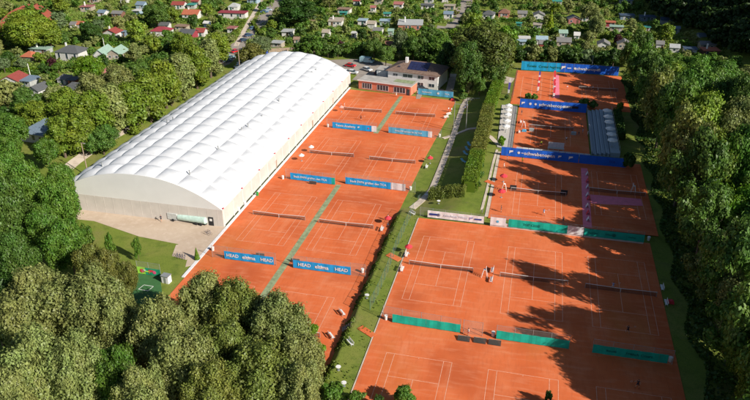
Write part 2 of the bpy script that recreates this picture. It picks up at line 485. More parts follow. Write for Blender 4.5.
hall = thing('tennis_hall', 'long white tennis hall with quilted membrane roof and beige walls', 'hall', (hxc, (HY0 + HY1) / 2, ZL))
hy = (HY1 - HY0) / 2
NA, NB, SA, SB = 8, 20, 10, 9
vv, ff = [], []
for j in range(NB * SB + 1):
    v = j / (NB * SB)
    for i in range(NA * SA + 1):
        t = -1 + 2 * i / (NA * SA)
        a = abs(math.sin(PI * i / SA)); b = abs(math.sin(PI * j / SB))
        fb = (i % SA) / SA
        bil = .85 * (a ** .6) * (b ** .6)
        tx = t * 1.0; dz = arc(t)
        # push outwards along the arc's normal
        sl = -6.6 * 2.25 * abs(t) ** 1.25 * (1 if t > 0 else -1) / hw
        nrm = Vector((-sl, 1)).normalized()
        end = 1 - .0 * v
        vv.append((tx * hw + nrm.x * bil, -hy + 2 * hy * v, dz - ZL + nrm.y * bil))
NN = NA * SA + 1
for j in range(NB * SB):
    for i in range(NA * SA): ff.append((j * NN + i, j * NN + i + 1, (j + 1) * NN + i + 1, (j + 1) * NN + i))
rb = MB(); rb.add(vv, ff, M_memb); ro = rb.build('roof', hall, smooth=True)
mdl = ro.data
# seams run as sharp creases
for e in mdl.edges:
    a, b = e.vertices; ia, ja = a % NN, a // NN; ib, jb = b % NN, b // NN
    if (ia == ib and ia % SA == 0) or (ja == jb and ja % SB == 0): e.use_edge_sharp = True
gp = [(-hw, EAV - ZL)] + [(t * hw, arc(t) - ZL) for t in [-.98 + .04 * k for k in range(50)]] + [(hw, EAV - ZL)]
MB().prism(gp, -hy - .25, -hy + .1, M_gable, 'y').build('gable_membrane', hall)
MB().prism(gp, hy - .1, hy + .25, M_gable, 'y').build('gable_membrane', hall)
wb = MB(); wb.box(-hw - .05, hw + .05, -hy - .3, -hy + .1, -.3, EAV - ZL - .01, M_panel)
x = -hw
while x < hw: wb.box(x, x + .05, -hy - .325, -hy - .3, 0, EAV - ZL - .05, M_panel); x += 2.4
wb.build('gable_wall', hall)
MB().box(-hw - .05, hw + .05, hy - .1, hy + .3, -.3, EAV - ZL - .01, M_panel).build('gable_wall', hall)
for sx in (-1, 1):
    wb = MB(); x0, x1 = (hw - .15, hw + .08) if sx > 0 else (-hw - .08, -hw + .15)
    wb.box(x0, x1, -hy + .1, hy - .1, .25, EAV - ZL + .05, M_cream)
    wb.build('side_wall', hall)
    MB().box(x0, x1 - .02 * sx, -hy + .1, hy - .1, -.3, .25, M_dark).build('base_gap', hall)  # near-black strip stands in for the dark of the gap under the wall
    for k in range(NB + 1):
        y = -hy + 2 * hy * k / NB; y = min(max(y, -hy + .2), hy - .2)
        xx = x1 if sx > 0 else x0
        MB().box(xx - .03, xx + .07 * sx + .03, y - .07, y + .07, 0, EAV - ZL + .12, M_gable).build('wall_post', hall)
        if sx > 0 and k % 2 == 0:
            MB().box(xx - .05, xx + .18, y - .14, y + .14, EAV - ZL + .12, EAV - ZL + .4, M_red).build('tension_box', hall)
MB().box(hw + .0, hw + .2, -hy, hy, EAV - ZL + .05, EAV - ZL + .14, M_white).build('gutter', hall)
MB().box(-hw - .2, -hw - .0, -hy, hy, EAV - ZL + .05, EAV - ZL + .14, M_white).build('gutter', hall)
dr = MB().box(hw - 3.6, hw - 2.4, -hy - .38, -hy - .31, 0, 2.2, M_dark).build('door', hall)
MB().box(hw - 3.3, hw - 2.7, -hy - .41, -hy - .385, 1.2, 1.8, M_white).build('sign', dr)
for yy in (32, 63, 85):
    d = MB().box(hw + .085, hw + .12, -hy + yy, -hy + yy + 1.1, .2, 2.3, M_wood).build('door', hall)
for (px, py) in ((189.5, 172.5), (241.5, 129.3), (248, 125.5), (279, 100.5), (312, 73), (316, 70.5), (102, 164.5), (167, 121.5), (173, 119), (262, 117), (218, 148)):
    zz = 9.0
    for _ in range(6):
        p = G(px, py, zz); t = max(-1, min(1, (p.x - hxc) / hw)); zz = arc(t) + .6
    MB().beam((p.x - hxc, p.y - (HY0 + HY1) / 2, zz - ZL - 1.0), (p.x - hxc, p.y - (HY0 + HY1) / 2, zz - ZL + .6), .16, .16, M_metal, 8).build('vent_pipe', hall)


# ------------------------------------------------------------------ text
def text_obj(s, size, mt, parent, loc, bold=0, name='lettering'):
    cu = bpy.data.curves.new(name, 'FONT'); cu.body = s; cu.size = size; cu.align_x = 'CENTER'; cu.align_y = 'CENTER'
    cu.extrude = .004; cu.offset = bold; cu.resolution_u = 2
    o = bpy.data.objects.new(name, cu); COL.objects.link(o)
    dg = bpy.context.evaluated_depsgraph_get(); me = bpy.data.meshes.new_from_object(o.evaluated_get(dg))
    bpy.data.objects.remove(o); me.materials.clear(); me.materials.append(mt)
    o = bpy.data.objects.new(name, me); COL.objects.link(o); o.parent = parent; o.location = loc; o.rotation_euler = (PI / 2, 0, 0)
    return o


def shape_child(name, parent, pts, y, mt):
    return MB().prism(pts, y - .012, y, mt, 'y').build(name, parent)


# ------------------------------------------------------------------ fences and banners
def cloth_box(mb, x0, x1, z0, z1, y, mt, rr):
    """a hanging cloth: slightly wavy panel, 3 cm thick"""
    n = max(2, int((x1 - x0) / .6)); a = []
    for i in range(n + 1):
        x = x0 + (x1 - x0) * i / n
        a.append((x, y + .035 * math.sin(i * 1.7 + rr) * (0 < i < n), z1 - .03 * abs(math.sin(i * .9 + rr)) * (0 < i < n)))
    vs = []
    for (x, yy, zt) in a: vs += [(x, yy - .015, z0), (x, yy - .015, zt), (x, yy + .015, zt), (x, yy + .015, z0)]
    fs = []
    for i in range(n):
        o = 4 * i
        for k in range(4): fs.append((o + k, o + 4 + k, o + 4 + (k + 1) % 4, o + (k + 1) % 4))
    fs += [(0, 1, 2, 3), (4 * n + 3, 4 * n + 2, 4 * n + 1, 4 * n)]
    mb.add(vs, fs, mt)


def banner(p0, p1, z, h, label, segs, texts=(), marks=(), z0=.12):
    """banner from ground spot p0 to p1 (world xy), facing the camera side"""
    a = Vector((p0[0], p0[1], z)); b = Vector((p1[0], p1[1], z)); L = (b - a).length
    ang = math.atan2(b.y - a.y, b.x - a.x)
    o = thing('banner', label, 'banner', a, ang, 'banners and windscreens on the court fences')
    for k, (f0, f1, mt) in enumerate(segs):
        mb = MB(); cloth_box(mb, L * f0 + .01, L * f1 - .01, z0, h, 0, mt, k * 2 + L); mb.build('cloth_panel', o)
    for (f, s, size, mt) in texts: text_obj(s, size, mt, o, (L * f, -.075, (h + z0) / 2), bold=size * .015)
    for (f, kind, sz, mt) in marks:
        cx = L * f; cz = (h + z0) / 2; mb = MB()
        if kind == 'disc': pts = [(cx + sz * math.cos(t * PI / 8), cz + sz * math.sin(t * PI / 8)) for t in range(16)]
        elif kind == 'crown': pts = [(cx - sz, cz), (cx - sz, cz + sz * .5), (cx - sz * .4, cz + sz * .3), (cx, cz + sz), (cx + sz * .4, cz + sz * .3), (cx + sz, cz + sz * .5), (cx + sz, cz)]
        elif kind == 'flag': pts = [(cx - sz, cz - sz), (cx - sz * .3, cz - sz * .2), (cx + sz, cz + sz * .2), (cx + sz, cz + sz), (cx - sz, cz + sz * .8)]
        else: pts = [(cx - sz * 2, cz - sz * .5), (cx + sz * 2, cz - sz * .4), (cx + sz * 2, cz + sz * .5), (cx - sz * 2, cz + sz * .4)]
        mb.prism(pts, -.085, -.07, mt, 'y').build('emblem', o)
    return o


def fence(p0, p1, z, h, label, step=3.2, postmat=None, wire=True, yoff=.12):
    a = Vector((p0[0], p0[1], z)); b = Vector((p1[0], p1[1], z)); L = (b - a).length; ang = math.atan2(b.y - a.y, b.x - a.x)
    o = thing('wire_fence', label, 'fence', a, ang, 'wire fences round the courts'); pm = postmat or M_metal
    n = max(1, round(L / step))
    for k in range(n + 1):
        MB().beam((L * k / n, yoff, 0), (L * k / n, yoff, h), .045, .04, pm, 6).build('post', o)
    MB().beam((0, yoff, h - .06), (L, yoff, h - .06), .022, .022, pm, 5).build('rail', o)
    if wire: MB().box(0, L, yoff - .004, yoff + .004, .03, h - .1, M_wire).build('wire_mesh', o)
    return o


def xy(px, py, z): p = G(px, py, z); return (p.x, p.y)


W = M_white
# row 1/2 fence y ~ 109
yb = 109.2
banner((-59.4, yb), (-48.4, yb), ZL, 2.0, 'blue banner reading HEAD, the one nearer the hall with gap posts', [(0, 1, M_blue)],
       [(.17, 'HEAD', 1.05, W), (.5, 'eltima', 1.2, W), (.86, 'HEAD', 1.05, W)], [(.5, 'crown', .35, W)])
banner((-44.2, yb), (-32.0, yb), ZL, 2.0, 'blue banner reading HEAD, right of the green strip', [(0, .34, M_blue), (.34, 1, M_blue)],
       [(.2, 'HEAD', 1.05, W), (.5, 'eltima', 1.2, W), (.84, 'HEAD', 1.05, W)], [(.5, 'crown', .35, W)])
fence((-62.2, yb), (-48.0, yb), ZL, 3.0, 'posts and wire behind the HEAD banner nearer the hall')
fence((-44.3, yb), (-29.0, yb), ZL, 3.0, 'posts and wire behind the HEAD banner nearer the bank')
# row 2/3 fence y ~ 147
yb = 148.0
a0 = xy(290.5, 179.5, ZL); a1 = xy(335, 185, ZL)
banner(a0, a1, ZL, 2.0, 'blue banner with green right end, hung beside the hall wall', [(0, .925, M_blue), (.925, 1, M_teal)],
       [(.45, 'Stadt SWN grüßen den TCA', .78, W)])
b0 = xy(345.5, 184, ZL); b1 = xy(405.5, 191.5, ZL)
banner(b0, b1, ZL, 2.0, 'blue banner with a blank white right end on the courts', [(0, .76, M_blue), (.76, 1, M_offw)],
       [(.38, 'Stadt SWN grüßen den TCA', .82, W)])
fence(xy(286, 179, ZL), a1, ZL, 3.0, 'wire fence carrying the blue banner with green end')
fence(b0, xy(415, 193, ZL), ZL, 3.0, 'wire fence carrying the banner with white end')
# row 3/4 fence
c0 = xy(332.5, 128, ZL); c1 = xy(376.5, 132.5, ZL)
banner(c0, c1, ZL, 2.0, 'bright blue banner with white streak left of the green strip', [(0, .42, M_blue), (.42, .89, M_blue), (.89, 1, M_offw)],
       [(.3, 'Tennis Academy', .95, W)], [(.6, 'flag', .3, M_offw), (.82, 'disc', .2, M_red)])
d0 = xy(388.5, 133, ZL); d1 = xy(432, 138, ZL)
banner(d0, d1, ZL, 2.0, 'pale blue banner with short white end right of the green strip', [(0, .91, M_blue2), (.91, 1, M_offw)], [(.46, 'Zonta SPK sponsert für den TCA', .62, W)])
fence(xy(327, 127.5, ZL), c1, ZL, 3.0, 'wire fence behind the bright blue streaked banner')
fence(d0, xy(441, 139, ZL), ZL, 3.0, 'wire fence behind the pale blue banner')
# by the white house
e0 = xy(418, 94.5, ZL); e1 = xy(453, 98.5, ZL)
banner(e0, e1, ZL, 2.3, 'pale blue banner standing before the white house', [(0, .52, M_blue2), (.52, 1, M_blue2)], [(.25, 'Stadtwerke', .75, W), (.83, 'TCA', .8, W)], [(.58, 'disc', .4, W)])
fence(e0, e1, ZL, 2.5, 'posts behind the pale blue banner at the white house', wire=False)
fence(xy(357, 87.5, ZL), xy(409, 93.5, ZL), ZL, 1.2, 'low wire fence in front of the salmon clubhouse hedge')
# right courts
yt = 94.4
f0 = xy(392.3, 322.5, 0); f1 = xy(460, 333, 0)
banner(f0, f1, 0, 1.85, 'teal windscreen fully in the sun next to the grass bank', [(0, .25, M_teal), (.25, .5, M_teal), (.5, .77, M_teal), (.77, 1, M_teal)])
g0 = xy(496, 339, 0); g1 = xy(568.5, 349.5, 0)
banner(g0, g1, 0, 1.85, 'teal windscreen half in shadow, middle of the front three', [(0, .24, M_teal), (.24, .55, M_teal), (.55, .8, M_teal), (.8, 1, M_teal)])
h0 = xy(592, 353, 0); h1 = xy(667, 364, 0)
banner(h0, h1, 0, 1.85, 'deeply shaded teal windscreen nearest the right hand woods', [(0, .3, M_teal), (.3, .6, M_teal), (.6, .88, M_teal), (.88, 1, M_teal)],
       [(.25, 'Babolat', .55, M_dkteal), (.62, 'French Court', .75, M_dkteal)])
fence(xy(383, 319, 0), f1, 0, 2.9, 'wire fence carrying the sunny teal windscreen')
fence(xy(463, 333.5, 0), xy(482, 336.5, 0), 0, 2.9, 'short wire fence above the row of brown drag mats', postmat=M_metal)
fence(g0, g1, 0, 2.9, 'wire fence carrying the half shaded teal windscreen')
fence(h0, xy(672, 365, 0), 0, 2.9, 'wire fence carrying the deeply shaded teal windscreen')
# boundary between the right courts and the upper courts
i0 = xy(427.5, 217.5, .1); i1 = xy(483.5, 224, .1)
bn = banner(i0, i1, .1, 1.9, 'long white advertising banner with dark cars printed at both ends', [(0, .3, M_offw), (.3, .7, M_offw), (.7, 1, M_offw)], [(.5, 'Autohaus Wilms', .8, colmat((.55, .6, .7)))],
            [(.12, 'bar', .55, M_navy), (.2, 'disc', .4, colmat((.3, .3, .38))), (.9, 'bar', .4, M_navy), (.78, 'flag', .4, colmat((.35, .33, .55)))])
fence(xy(420, 216, .1), i1, .1, 2.3, 'wire fence behind the long white car banner')
j0 = xy(490, 225, .3); j1 = xy(583, 236, .3)
banner(j0, j1, .3, 2.1, 'white and teal banner on the wall under the red parasols court', [(0, .17, M_offw), (.2, .83, M_teal), (.83, 1, M_offw)], [(.45, 'TOP CLUB', .8, M_dkteal)], [(.08, 'disc', .3, M_blue2)])
k0 = xy(583.5, 236, .3); k1 = xy(643.5, 243, .3)
banner(k0, k1, .3, 1.9, 'dark shaded teal banner reaching the wood edge at upper courts', [(0, 1, M_teal)], [(.15, 'Tecnifibre', .5, M_dkteal), (.42, 'Wilson', .6, M_dkteal), (.8, 'Dunlop', .5, M_dkteal)], [(.5, 'disc', .4, M_dkteal)])
for (p_, q_, lb) in ((j0, j1, 'white topped wall behind the white and teal banner'), (k0, k1, 'low wall behind the shaded teal banner')):
    a = Vector((*p_, -.1)); b = Vector((*q_, -.1)); L = (b - a).length
    t_ = thing('retaining_wall', lb, 'wall', a, math.atan2(b.y - a.y, b.x - a.x))
    MB().box(0, L, .1, .32, 0, .98, M_panel).build('wall_body', t_)
    MB().box(-.02, L + .02, .06, .36, .982, 1.08, M_white).build('coping', t_)
fence((j0[0], j0[1] + .4), (k1[0], k1[1] + .4), ZC, 1.8, 'wire fence along the front edge of the upper courts')

# centre court banner (between upper court and stand court)
l0 = xy(501, 155.5, ZC); l1 = xy(578, 163.5, ZC)
banner(l0, l1, ZC, 2.6, 'royal blue schwaben open banner behind the red parasol court', [(0, .5, M_royal), (.5, 1, M_royal)],
       [(.5, 'schwabenopen', 1.35, W)], [(.13, 'flag', .5, M_offw), (.23, 'disc', .35, M_offw), (.28, 'bar', .18, M_offw), (.76, 'flag', .4, W), (.9, 'flag', .5, W)])
l2 = xy(578.5, 163.5, ZC); l3 = xy(625.5, 168, ZC)
banner(l2, l3, ZC, 2.6, 'plain blue shaded banner ending at the wood beside the grandstand', [(0, 1, M_royal)], [(.7, 'TCA', .8, M_navy)])
fence(l0, l3, ZC, 2.7, 'fence posts behind the royal blue schwaben open banner', yoff=.2, wire=False)
m0 = xy(519.5, 107.5, ZC); m1 = xy(586, 113.3, ZC)
banner(m0, m1, ZC, 3.0, 'royal blue schwaben open banner at the back of the stand court', [(0, .5, M_royal), (.5, 1, M_royal)],
       [(.5, 'schwabenopen', 1.45, W)], [(.05, 'flag', .5, W), (.16, 'disc', .4, M_offw), (.24, 'disc', .35, M_offw), (.72, 'bar', .7, M_offw), (.8, 'bar', .8, M_dark)])
fence(m0, m1, ZC, 3.1, 'fence posts behind the stand court banner', yoff=.2, wire=False)
n0 = xy(521, 70, ZC); n1 = xy(560, 72.2, ZC); n2 = xy(618, 76, ZC)
banner(n0, n1, ZC, 3.4, 'cyan banner along the far end of the top court', [(0, 1, M_cyan)], [(.27, 'Tennis', 1.3, M_dkteal), (.58, 'Center', 1.3, M_dkteal), (.87, 'Augsburg', 1.1, M_dkteal)])
banner((n1[0] + .05, n1[1]), n2, ZC, 3.4, 'royal blue banner along the far end of the top court', [(0, .4, M_royal), (.4, 1, M_royal)],
       [(.47, 'schwabenopen', 1.5, W)], [(.05, 'flag', .7, W), (.15, 'bar', .35, W), (.25, 'disc', .4, M_offw), (.66, 'flag', .5, W)])
fence(n0, n2, ZC, 3.6, 'fence posts behind the top court banners', yoff=.2, wire=False)
fence(xy(517, 73, ZC), xy(511.5, 101, ZC), ZC, 2.6, 'dark fence on the left side of the top court', postmat=M_dark)


# dark windscreen nets + dragging mats standing against the fences
def mk_mat():
    r = thing('drag_mat', '', 'drag mat')
    MB().box(-.95, .95, -.03, .03, .05, .85, M_shade).build('netting', r); MB().beam((-1, 0, .88), (1, 0, .88), .04, .04, M_wood, 6).build('bar', r)
    return r


for (px, py, z, lb) in ((260.5, 256.5, ZL, 'leaning on the left HEAD banner'), (295.5, 262, ZL, 'leaning on the right HEAD banner'), (313, 184, ZL, 'leaning on the green-ended blue banner'),
                        (463.5, 341, 0, 'left of the three lying by the fence gap'), (479.5, 343, 0, 'middle of the three lying by the fence gap'), (494.5, 345, 0, 'right of the three lying by the fence gap')):
    p = G(px, py, z)
    o = place('mat', mk_mat, (p.x, p.y - .2, z), 0, 'brown court drag mat ' + lb, 'drag mats by the court fences')
    o.rotation_euler = (rad(-70 if z == 0 else -12), 0, 0)
    if z == 0: o.location.z += .05; o.scale = (1.1, 1.3, 1.3)


# side fence up the bank with green posts
def poly_fence(px, z, h, label, pm, mesh=True, n=3.0):
    P = [G(*p, z) for p in px]
    o = thing('wire_fence', label, 'fence', (P[0].x, P[0].y, Z(P[0].x, P[0].y)), 0, 'wire fences round the courts')
    O = Vector(o.location); prev = None
    for i in range(len(P) - 1):
        a, b = P[i], P[i + 1]; k = max(1, round((b - a).length / n))
        for j in range(k + (i == len(P) - 2)):
            q = a.lerp(b, j / k); q.z = Z(q.x, q.y)
            MB().beam(q - O, q - O + Vector((0, 0, h)), .05, .045, pm, 6).build('post', o)
            if prev is not None:
                MB().beam(prev - O + Vector((0, 0, h - .05)), q - O + Vector((0, 0, h - .05)), .02, .02, pm, 5).build('rail', o)
                if mesh:
                    u_ = prev - O; v_ = q - O
                    MB().add([u_, v_, v_ + Vector((0, 0, h - .1)), u_ + Vector((0, 0, h - .1))], [(0, 1, 2, 3)], M_wire).build('wire_mesh', o)
            prev = q
    return o


poly_fence([(413, 212), (404, 232), (396, 250), (388, 272), (378, 295), (370, 310)], 0, 2.6, 'green wire fence along the top of the grass bank', M_greenm)
poly_fence([(418, 199), (428, 193)], -1, 1.2, 'short wire fence beside the corner of the clipped hedge', M_greenm)

# ------------------------------------------------------------------ furniture
def parasol(col, R=1.5, h=2.5):
    def mk():
        r = thing('parasol', '', 'parasol')
        MB().beam((0, 0, 0), (0, 0, h), .03, .03, M_metal, 6).build('pole', r)
        MB().beam((0, 0, 0), (0, 0, .1), .28, .25, M_metal, 10).build('base', r)
        mb = MB(); n = 8; vs = [(0, 0, h)]; fs = []
        for k in range(n):
            a = 2 * PI * k / n + PI / 8; vs.append((math.cos(a) * R, math.sin(a) * R, h - .55))
        for k in range(n):
            a = 2 * PI * k / n + PI / 8; vs.append((math.cos(a) * R, math.sin(a) * R, h - .72))
        for k in range(n): fs += [(0, 1 + k, 1 + (k + 1) % n), (1 + k, 9 + k, 9 + (k + 1) % n, 1 + (k + 1) % n)]
        mb.add(vs, fs, col).build('canopy', r)
        return r
    return mk


def mk_bench():
    r = thing('bench', '', 'bench'); mb = MB()
    for k in range(3): mb.box(-.9, .9, -.2 + k * .15, -.08 + k * .15, .43, .47, M_white)
    mb.build('seat', r)
    mb = MB()
    for k in range(2): mb.box(-.9, .9, .27, .31, .62 + k * .18, .74 + k * .18, M_white)
    mb.build('backrest', r)
    for x in (-.7, .7): MB().prism([(-.2, 0), (-.14, 0), (-.1, .4), (.2, .4), (.3, 0), (.36, 0), (.33, .9), (.27, .9), (.24, .43), (-.2, .43)], x - .03, x + .03, M_metal, 'x').build('leg', r)
    return r


def mk_chair():
    r = thing('chair', '', 'chair')
    MB().box(-.25, .25, -.25, .22, .42, .46, M_white).build('seat', r)
    mb = MB(); mb.prism([(-.25, .46), (.25, .46), (.22, .95), (-.22, .95)], .19, .24, M_white, 'y').build('backrest', r)
    for sx in (-1, 1):
        MB().box(sx * .27 - .03, sx * .27 + .03, -.22, .2, .62, .66, M_white).build('armrest', r)
        for sy in (-1, 1): MB().beam((sx * .22, sy * .2, .42), (sx * .25, sy * .24, 0), .025, .02, M_white, 5).build('leg', r)
    return r


def mk_lounger():
    r = thing('sun_lounger', '', 'sun lounger'); bl = colmat((.25, .55, .7))
    MB().box(-.33, .33, -1, .3, .3, .36, bl).build('seat', r)
    MB().prism([(.3, .3), (1.0, .72), (.97, .78), (.27, .36)], -.33, .33, bl, 'x').build('backrest', r)
    for sx in (-1, 1):
        for yy in (-.85, .2): MB().beam((sx * .28, yy, 0), (sx * .28, yy, .3), .025, .025, M_white, 5).build('leg', r)
    return r


def mk_table():
    r = thing('table', '', 'table'); MB().beam((0, 0, .7), (0, 0, .74), .5, .5, M_white, 14).build('tabletop', r)
    MB().beam((0, 0, .03), (0, 0, .7), .04, .04, M_metal, 6).build('leg', r); MB().beam((0, 0, 0), (0, 0, .04), .3, .28, M_metal, 10).build('base', r)
    return r


def mk_umpire():
    r = thing('umpire_chair', '', 'umpire chair')
    MB().box(-.3, .3, -.25, .25, 1.75, 1.82, M_white).build('seat', r)
    MB().box(-.3, .3, .2, .26, 1.84, 2.45, M_white).build('backrest', r)
    for sx in (-1, 1):
        for sy in (-1, 1): MB().beam((sx * .28, sy * .22, 1.75), (sx * .5, sy * .6, 0), .035, .035, M_white, 6).build('leg', r)
    mb = MB()
    for k in range(5): zz = .3 + k * .3; mb.box(-.45 + k * .03, .45 - k * .03, -.58 + zz * .22, -.52 + zz * .22, zz, zz + .05, M_white)
    mb.build('ladder', r)
    return r


def mk_bin(mt):
    def f():
        r = thing('litter_bin', '', 'bin'); MB().beam((0, 0, .02), (0, 0, .85), .26, .33, mt, 12).build('bin_body', r)
        MB().beam((0, 0, .86), (0, 0, .95), .35, .3, mt, 12).build('lid', r); return r
    return f


def at(px, py, z): p = G(px, py, z); return (p.x, p.y, z)


GP = 'parasols'
for (px, py, z, k, lb) in [(503.2, 182, ZC, 'r', 'upper of the two red parasols beside the umpire chair'), (501.2, 197.5, ZC, 'r', 'lower of the two red parasols beside the umpire chair'),
                           (408.5, 253.5, 0, 'r', 'red parasol folded out at the sunny court bench by the bank'), (388, 224.5, ZL, 'r', 'small red parasol at court edge below the hedge corner'),
                           (430, 163.5, ZL, 'r', 'red parasol at court edge level with the loungers'),
                           (311.5, 152.5, ZL, 'w', 'white parasol at the net post by the hall wall'), (301.8, 161, ZL, 'w', 'white parasol at the hall wall, lower of the pair'),
                           (341.5, 112, ZL, 'p', 'faded pink parasol by hall wall near the clubhouse')]:
    key = 'par_' + k; mt = {'r': M_red, 'w': M_white, 'p': colmat((.75, .35, .3))}[k]
    R = .95 if py > 170 and px > 480 else .8
    place(key + str(R), parasol(mt, R, 2.3), at(px, py, z), rnd.random(), lb, 'parasols beside the clay courts')
TW = 'white parasols on the left terrace of the stand court'
nm = ['first', 'second', 'third', 'fourth', 'fifth', 'sixth']
for i, (px, py) in enumerate([(508.4, 111), (507.8, 115.6), (507.3, 120.2), (506.5, 126.5), (505.8, 132.2)]):
    place('par_t', parasol(M_white, 1.15, 2.5), at(px, py, ZC + .12), .2 * i, '%s white parasol from the far end of the left plank terrace' % nm[i], TW)
    place('table', mk_table, (G(px, py, 0).x * 1.0 + .1, G(px, py, ZC).y + .9, ZC + .12), 0, 'round white table under the %s terrace parasol from the far end' % nm[i], 'tables on the left terrace')
# plank terrace
tp = [at(501.8, 105, ZC), at(517.5, 106, ZC), at(512, 150, ZC), at(497, 147, ZC)]
tr_ = thing('plank_terrace', 'pale grey plank terrace with white parasols left of the stand court', 'terrace', (0, 0, 0))
MB().prism([(p[0], p[1]) for p in tp], ZC - .3, ZC + .115, M_woodg).build('deck', tr_)
mb = MB(); a, b = Vector(tp[1]), Vector(tp[2])
for k in range(13):
    p = a.lerp(b, k / 12); mb.beam((p.x + .1, p.y, ZC), (p.x + .1, p.y, ZC + 1.05), .05, .05, M_dark, 5)
for hh in (.5, 1.0): mb.beam((a.x + .1, a.y, ZC + hh), (b.x + .1, b.y, ZC + hh), .04, .04, M_dark, 5)
mb.add([(a.x + .1, a.y, ZC + .1), (b.x + .1, b.y, ZC + .1), (b.x + .1, b.y, ZC + .95), (a.x + .1, a.y, ZC + .95)], [(0, 1, 2, 3)], mat('black_screen', (.02, .02, .025), alpha=.45))
mb.build('railing', tr_)
# grandstand
gs = thing('grandstand', 'blue grey stepped plank grandstand right of the stand court', 'grandstand', (16.9, 177.2, ZC))
M_gsw = mat('blue_grey_planks', (.36, .43, .48), var=.18, scale=2, stretch=(8, 1, 1))
for k in range(4):
    x0 = .2 + k * 1.1
    MB().box(x0 + .5, x0 + 1.05, 0, 35.5, -.1 - .0, .22 + k * .2, M_gsw).build('step', gs)
    mb = MB(); mb.box(x0, x0 + .44, .1, 35.4, .34 + k * .2, .40 + k * .2, M_gsw); mb.build('seat', gs)
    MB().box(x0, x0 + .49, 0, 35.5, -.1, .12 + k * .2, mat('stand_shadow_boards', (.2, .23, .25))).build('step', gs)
MB().box(4.75, 7.2, 0, 35.5, -.1, 1.15, M_gsw).build('platform', gs)
mb = MB()
for k in range(13): mb.beam((7.15, k * 2.95, 1.1), (7.15, k * 2.95, 2.15), .04, .04, M_metal, 5)
mb.beam((7.15, 0, 2.13), (7.15, 35.4, 2.13), .03, .03, M_metal, 5).build('railing', gs)
MB().box(-.1, .08, 0, 35.5, 0, 1.0, colmat((.3, .36, .42))).build('barrier', gs)
for i, (px, py) in enumerate([(599, 109), (599.8, 115), (600.8, 120.5), (602, 127), (603, 132.6), (604, 138.5)]):
    p = G(px, py, ZC + 3.4)
    place('par_g', parasol(M_white, 1.4, 2.6), (22.1, p.y, ZC + 1.15), .3 * i, '%s white parasol from the far end of the right grandstand' % nm[i], 'white parasols on the grandstand platform')
# boards along the stand court
mb = MB(); s0 = xy(516, 150, ZC); s1 = xy(590, 157.5, ZC); a = Vector((*s0, ZC)); L = (Vector((*s1, ZC)) - a).length
sb = thing('advertising_boards', 'low white advertising boards along the near side of the stand court', 'boards', a, math.atan2(s1[1] - s0[1], s1[0] - s0[0]))
for k in range(12):
    q = MB().prism([(0, 0), (.05, 0), (.2, .9), (.15, .9)], L * k / 12 + .05, L * (k + 1) / 12 - .05, M_offw if k % 3 else colmat((.55, .6, .7)), 'x').build('board', sb)
p = at(555.5, 151.5, ZC)
t_ = thing('score_table', 'pale slatted officials table by the near end of the stand court', 'table', p, 0)
MB().box(-2.2, 2.2, -.5, .5, .9, .98, M_woodg).build('tabletop', t_)
for sx in (-2, -.7, .7, 2): MB().box(sx - .05, sx + .05, -.45, .45, 0, .9, M_woodg).build('leg', t_)
mb = MB()
for k in range(7): mb.box(-2.1, 2.1, .52, .56, .98 + k * .22, 1.12 + k * .22, M_offw)
mb.build('screen', t_)

for (px, py, z, rz, lb) in [(504, 190.5, ZC, 1.57, 'white umpire chair between the two red parasols'), (484.5, 277, 0, -1.57, 'white umpire chair between the sunny and half shaded courts'),
                            (633, 192.5, ZC, 1.57, 'white umpire chair standing in shade right of the carpet'),
                            (523.5, 127.5, ZC, 1.57, 'white umpire chair on the stand court beside the terrace')]:
    place('ump', mk_umpire, at(px, py, z), rz, lb, 'umpire chairs')
for (px, py, z, rz, lb) in [(342.5, 314, ZL, 2.3, 'upper of two white benches at the left court edge by the bank'), (331.5, 337, ZL, 2.3, 'lower of two white benches at the left court edge by the bank'),
                            (350, 344, 0, -.8, 'white bench on the bank grass below the clay patch'),
                            (382.5, 230.5, ZL, 1.57, 'white bench at the court edge below the small red parasol'),
                            (427, 168, ZL, 1.57, 'white bench at the court edge level with the lowest lounger'), (402.5, 270.5, 0, 1.57, 'white bench at the left end of the sunny net'),
                            (407, 256, 0, 1.57, 'white bench under the red parasol by the bank'), (412, 214.5, -.2, -.7, 'long pale bench beside the corner of the white banner'),
                            (449, 115.5, ZL, .8, 'upper white bench at the court corner near twin masts'), (446.5, 118.5, ZL, .8, 'lower white bench at the court corner near twin masts'),
                            (661.5, 289, 0, -1.57, 'white bench in shade beside the wood right of the net'), (665.5, 304, 0, -1.57, 'white bench in shade next to the red bag'),
                            (492, 271.5, 0, -1.57, 'upper white bench between two clay courts at the nets'), (491, 281, 0, -1.57, 'lower white bench between two clay courts at the nets'),
                            (521, 123, ZC, 1.57, 'upper white bench at the left edge of the stand court'), (519.5, 133, ZC, 1.57, 'lower white bench at the left edge of the stand court')]:
    z = Z(*xy(px, py, z)) if z not in (ZL, ZC) else z
    place('bench', mk_bench, at(px, py, z), rz, lb, 'white benches round the courts')
for (px, py, z, lb) in [(367, 298, 0, 'white table on the bank grass beside the green fence'), (338.5, 370, 0, 'white table on the bank grass near the bottom edge'),
                        (344, 386, 0, 'low white table at the corner of the bottom bush'), (438.5, 206, -1, 'pale tub table on the grass below hedge corner path'),
                        (426, 196.5, -1, 'pale blue table on the path by the hedge corner')]:
    p = G(px, py, z); o = place('bigtable', mk_table, (p.x, p.y, Z(p.x, p.y)), .4, lb, 'white tables on the grass'); o.scale = (.85, .85, 1.0)
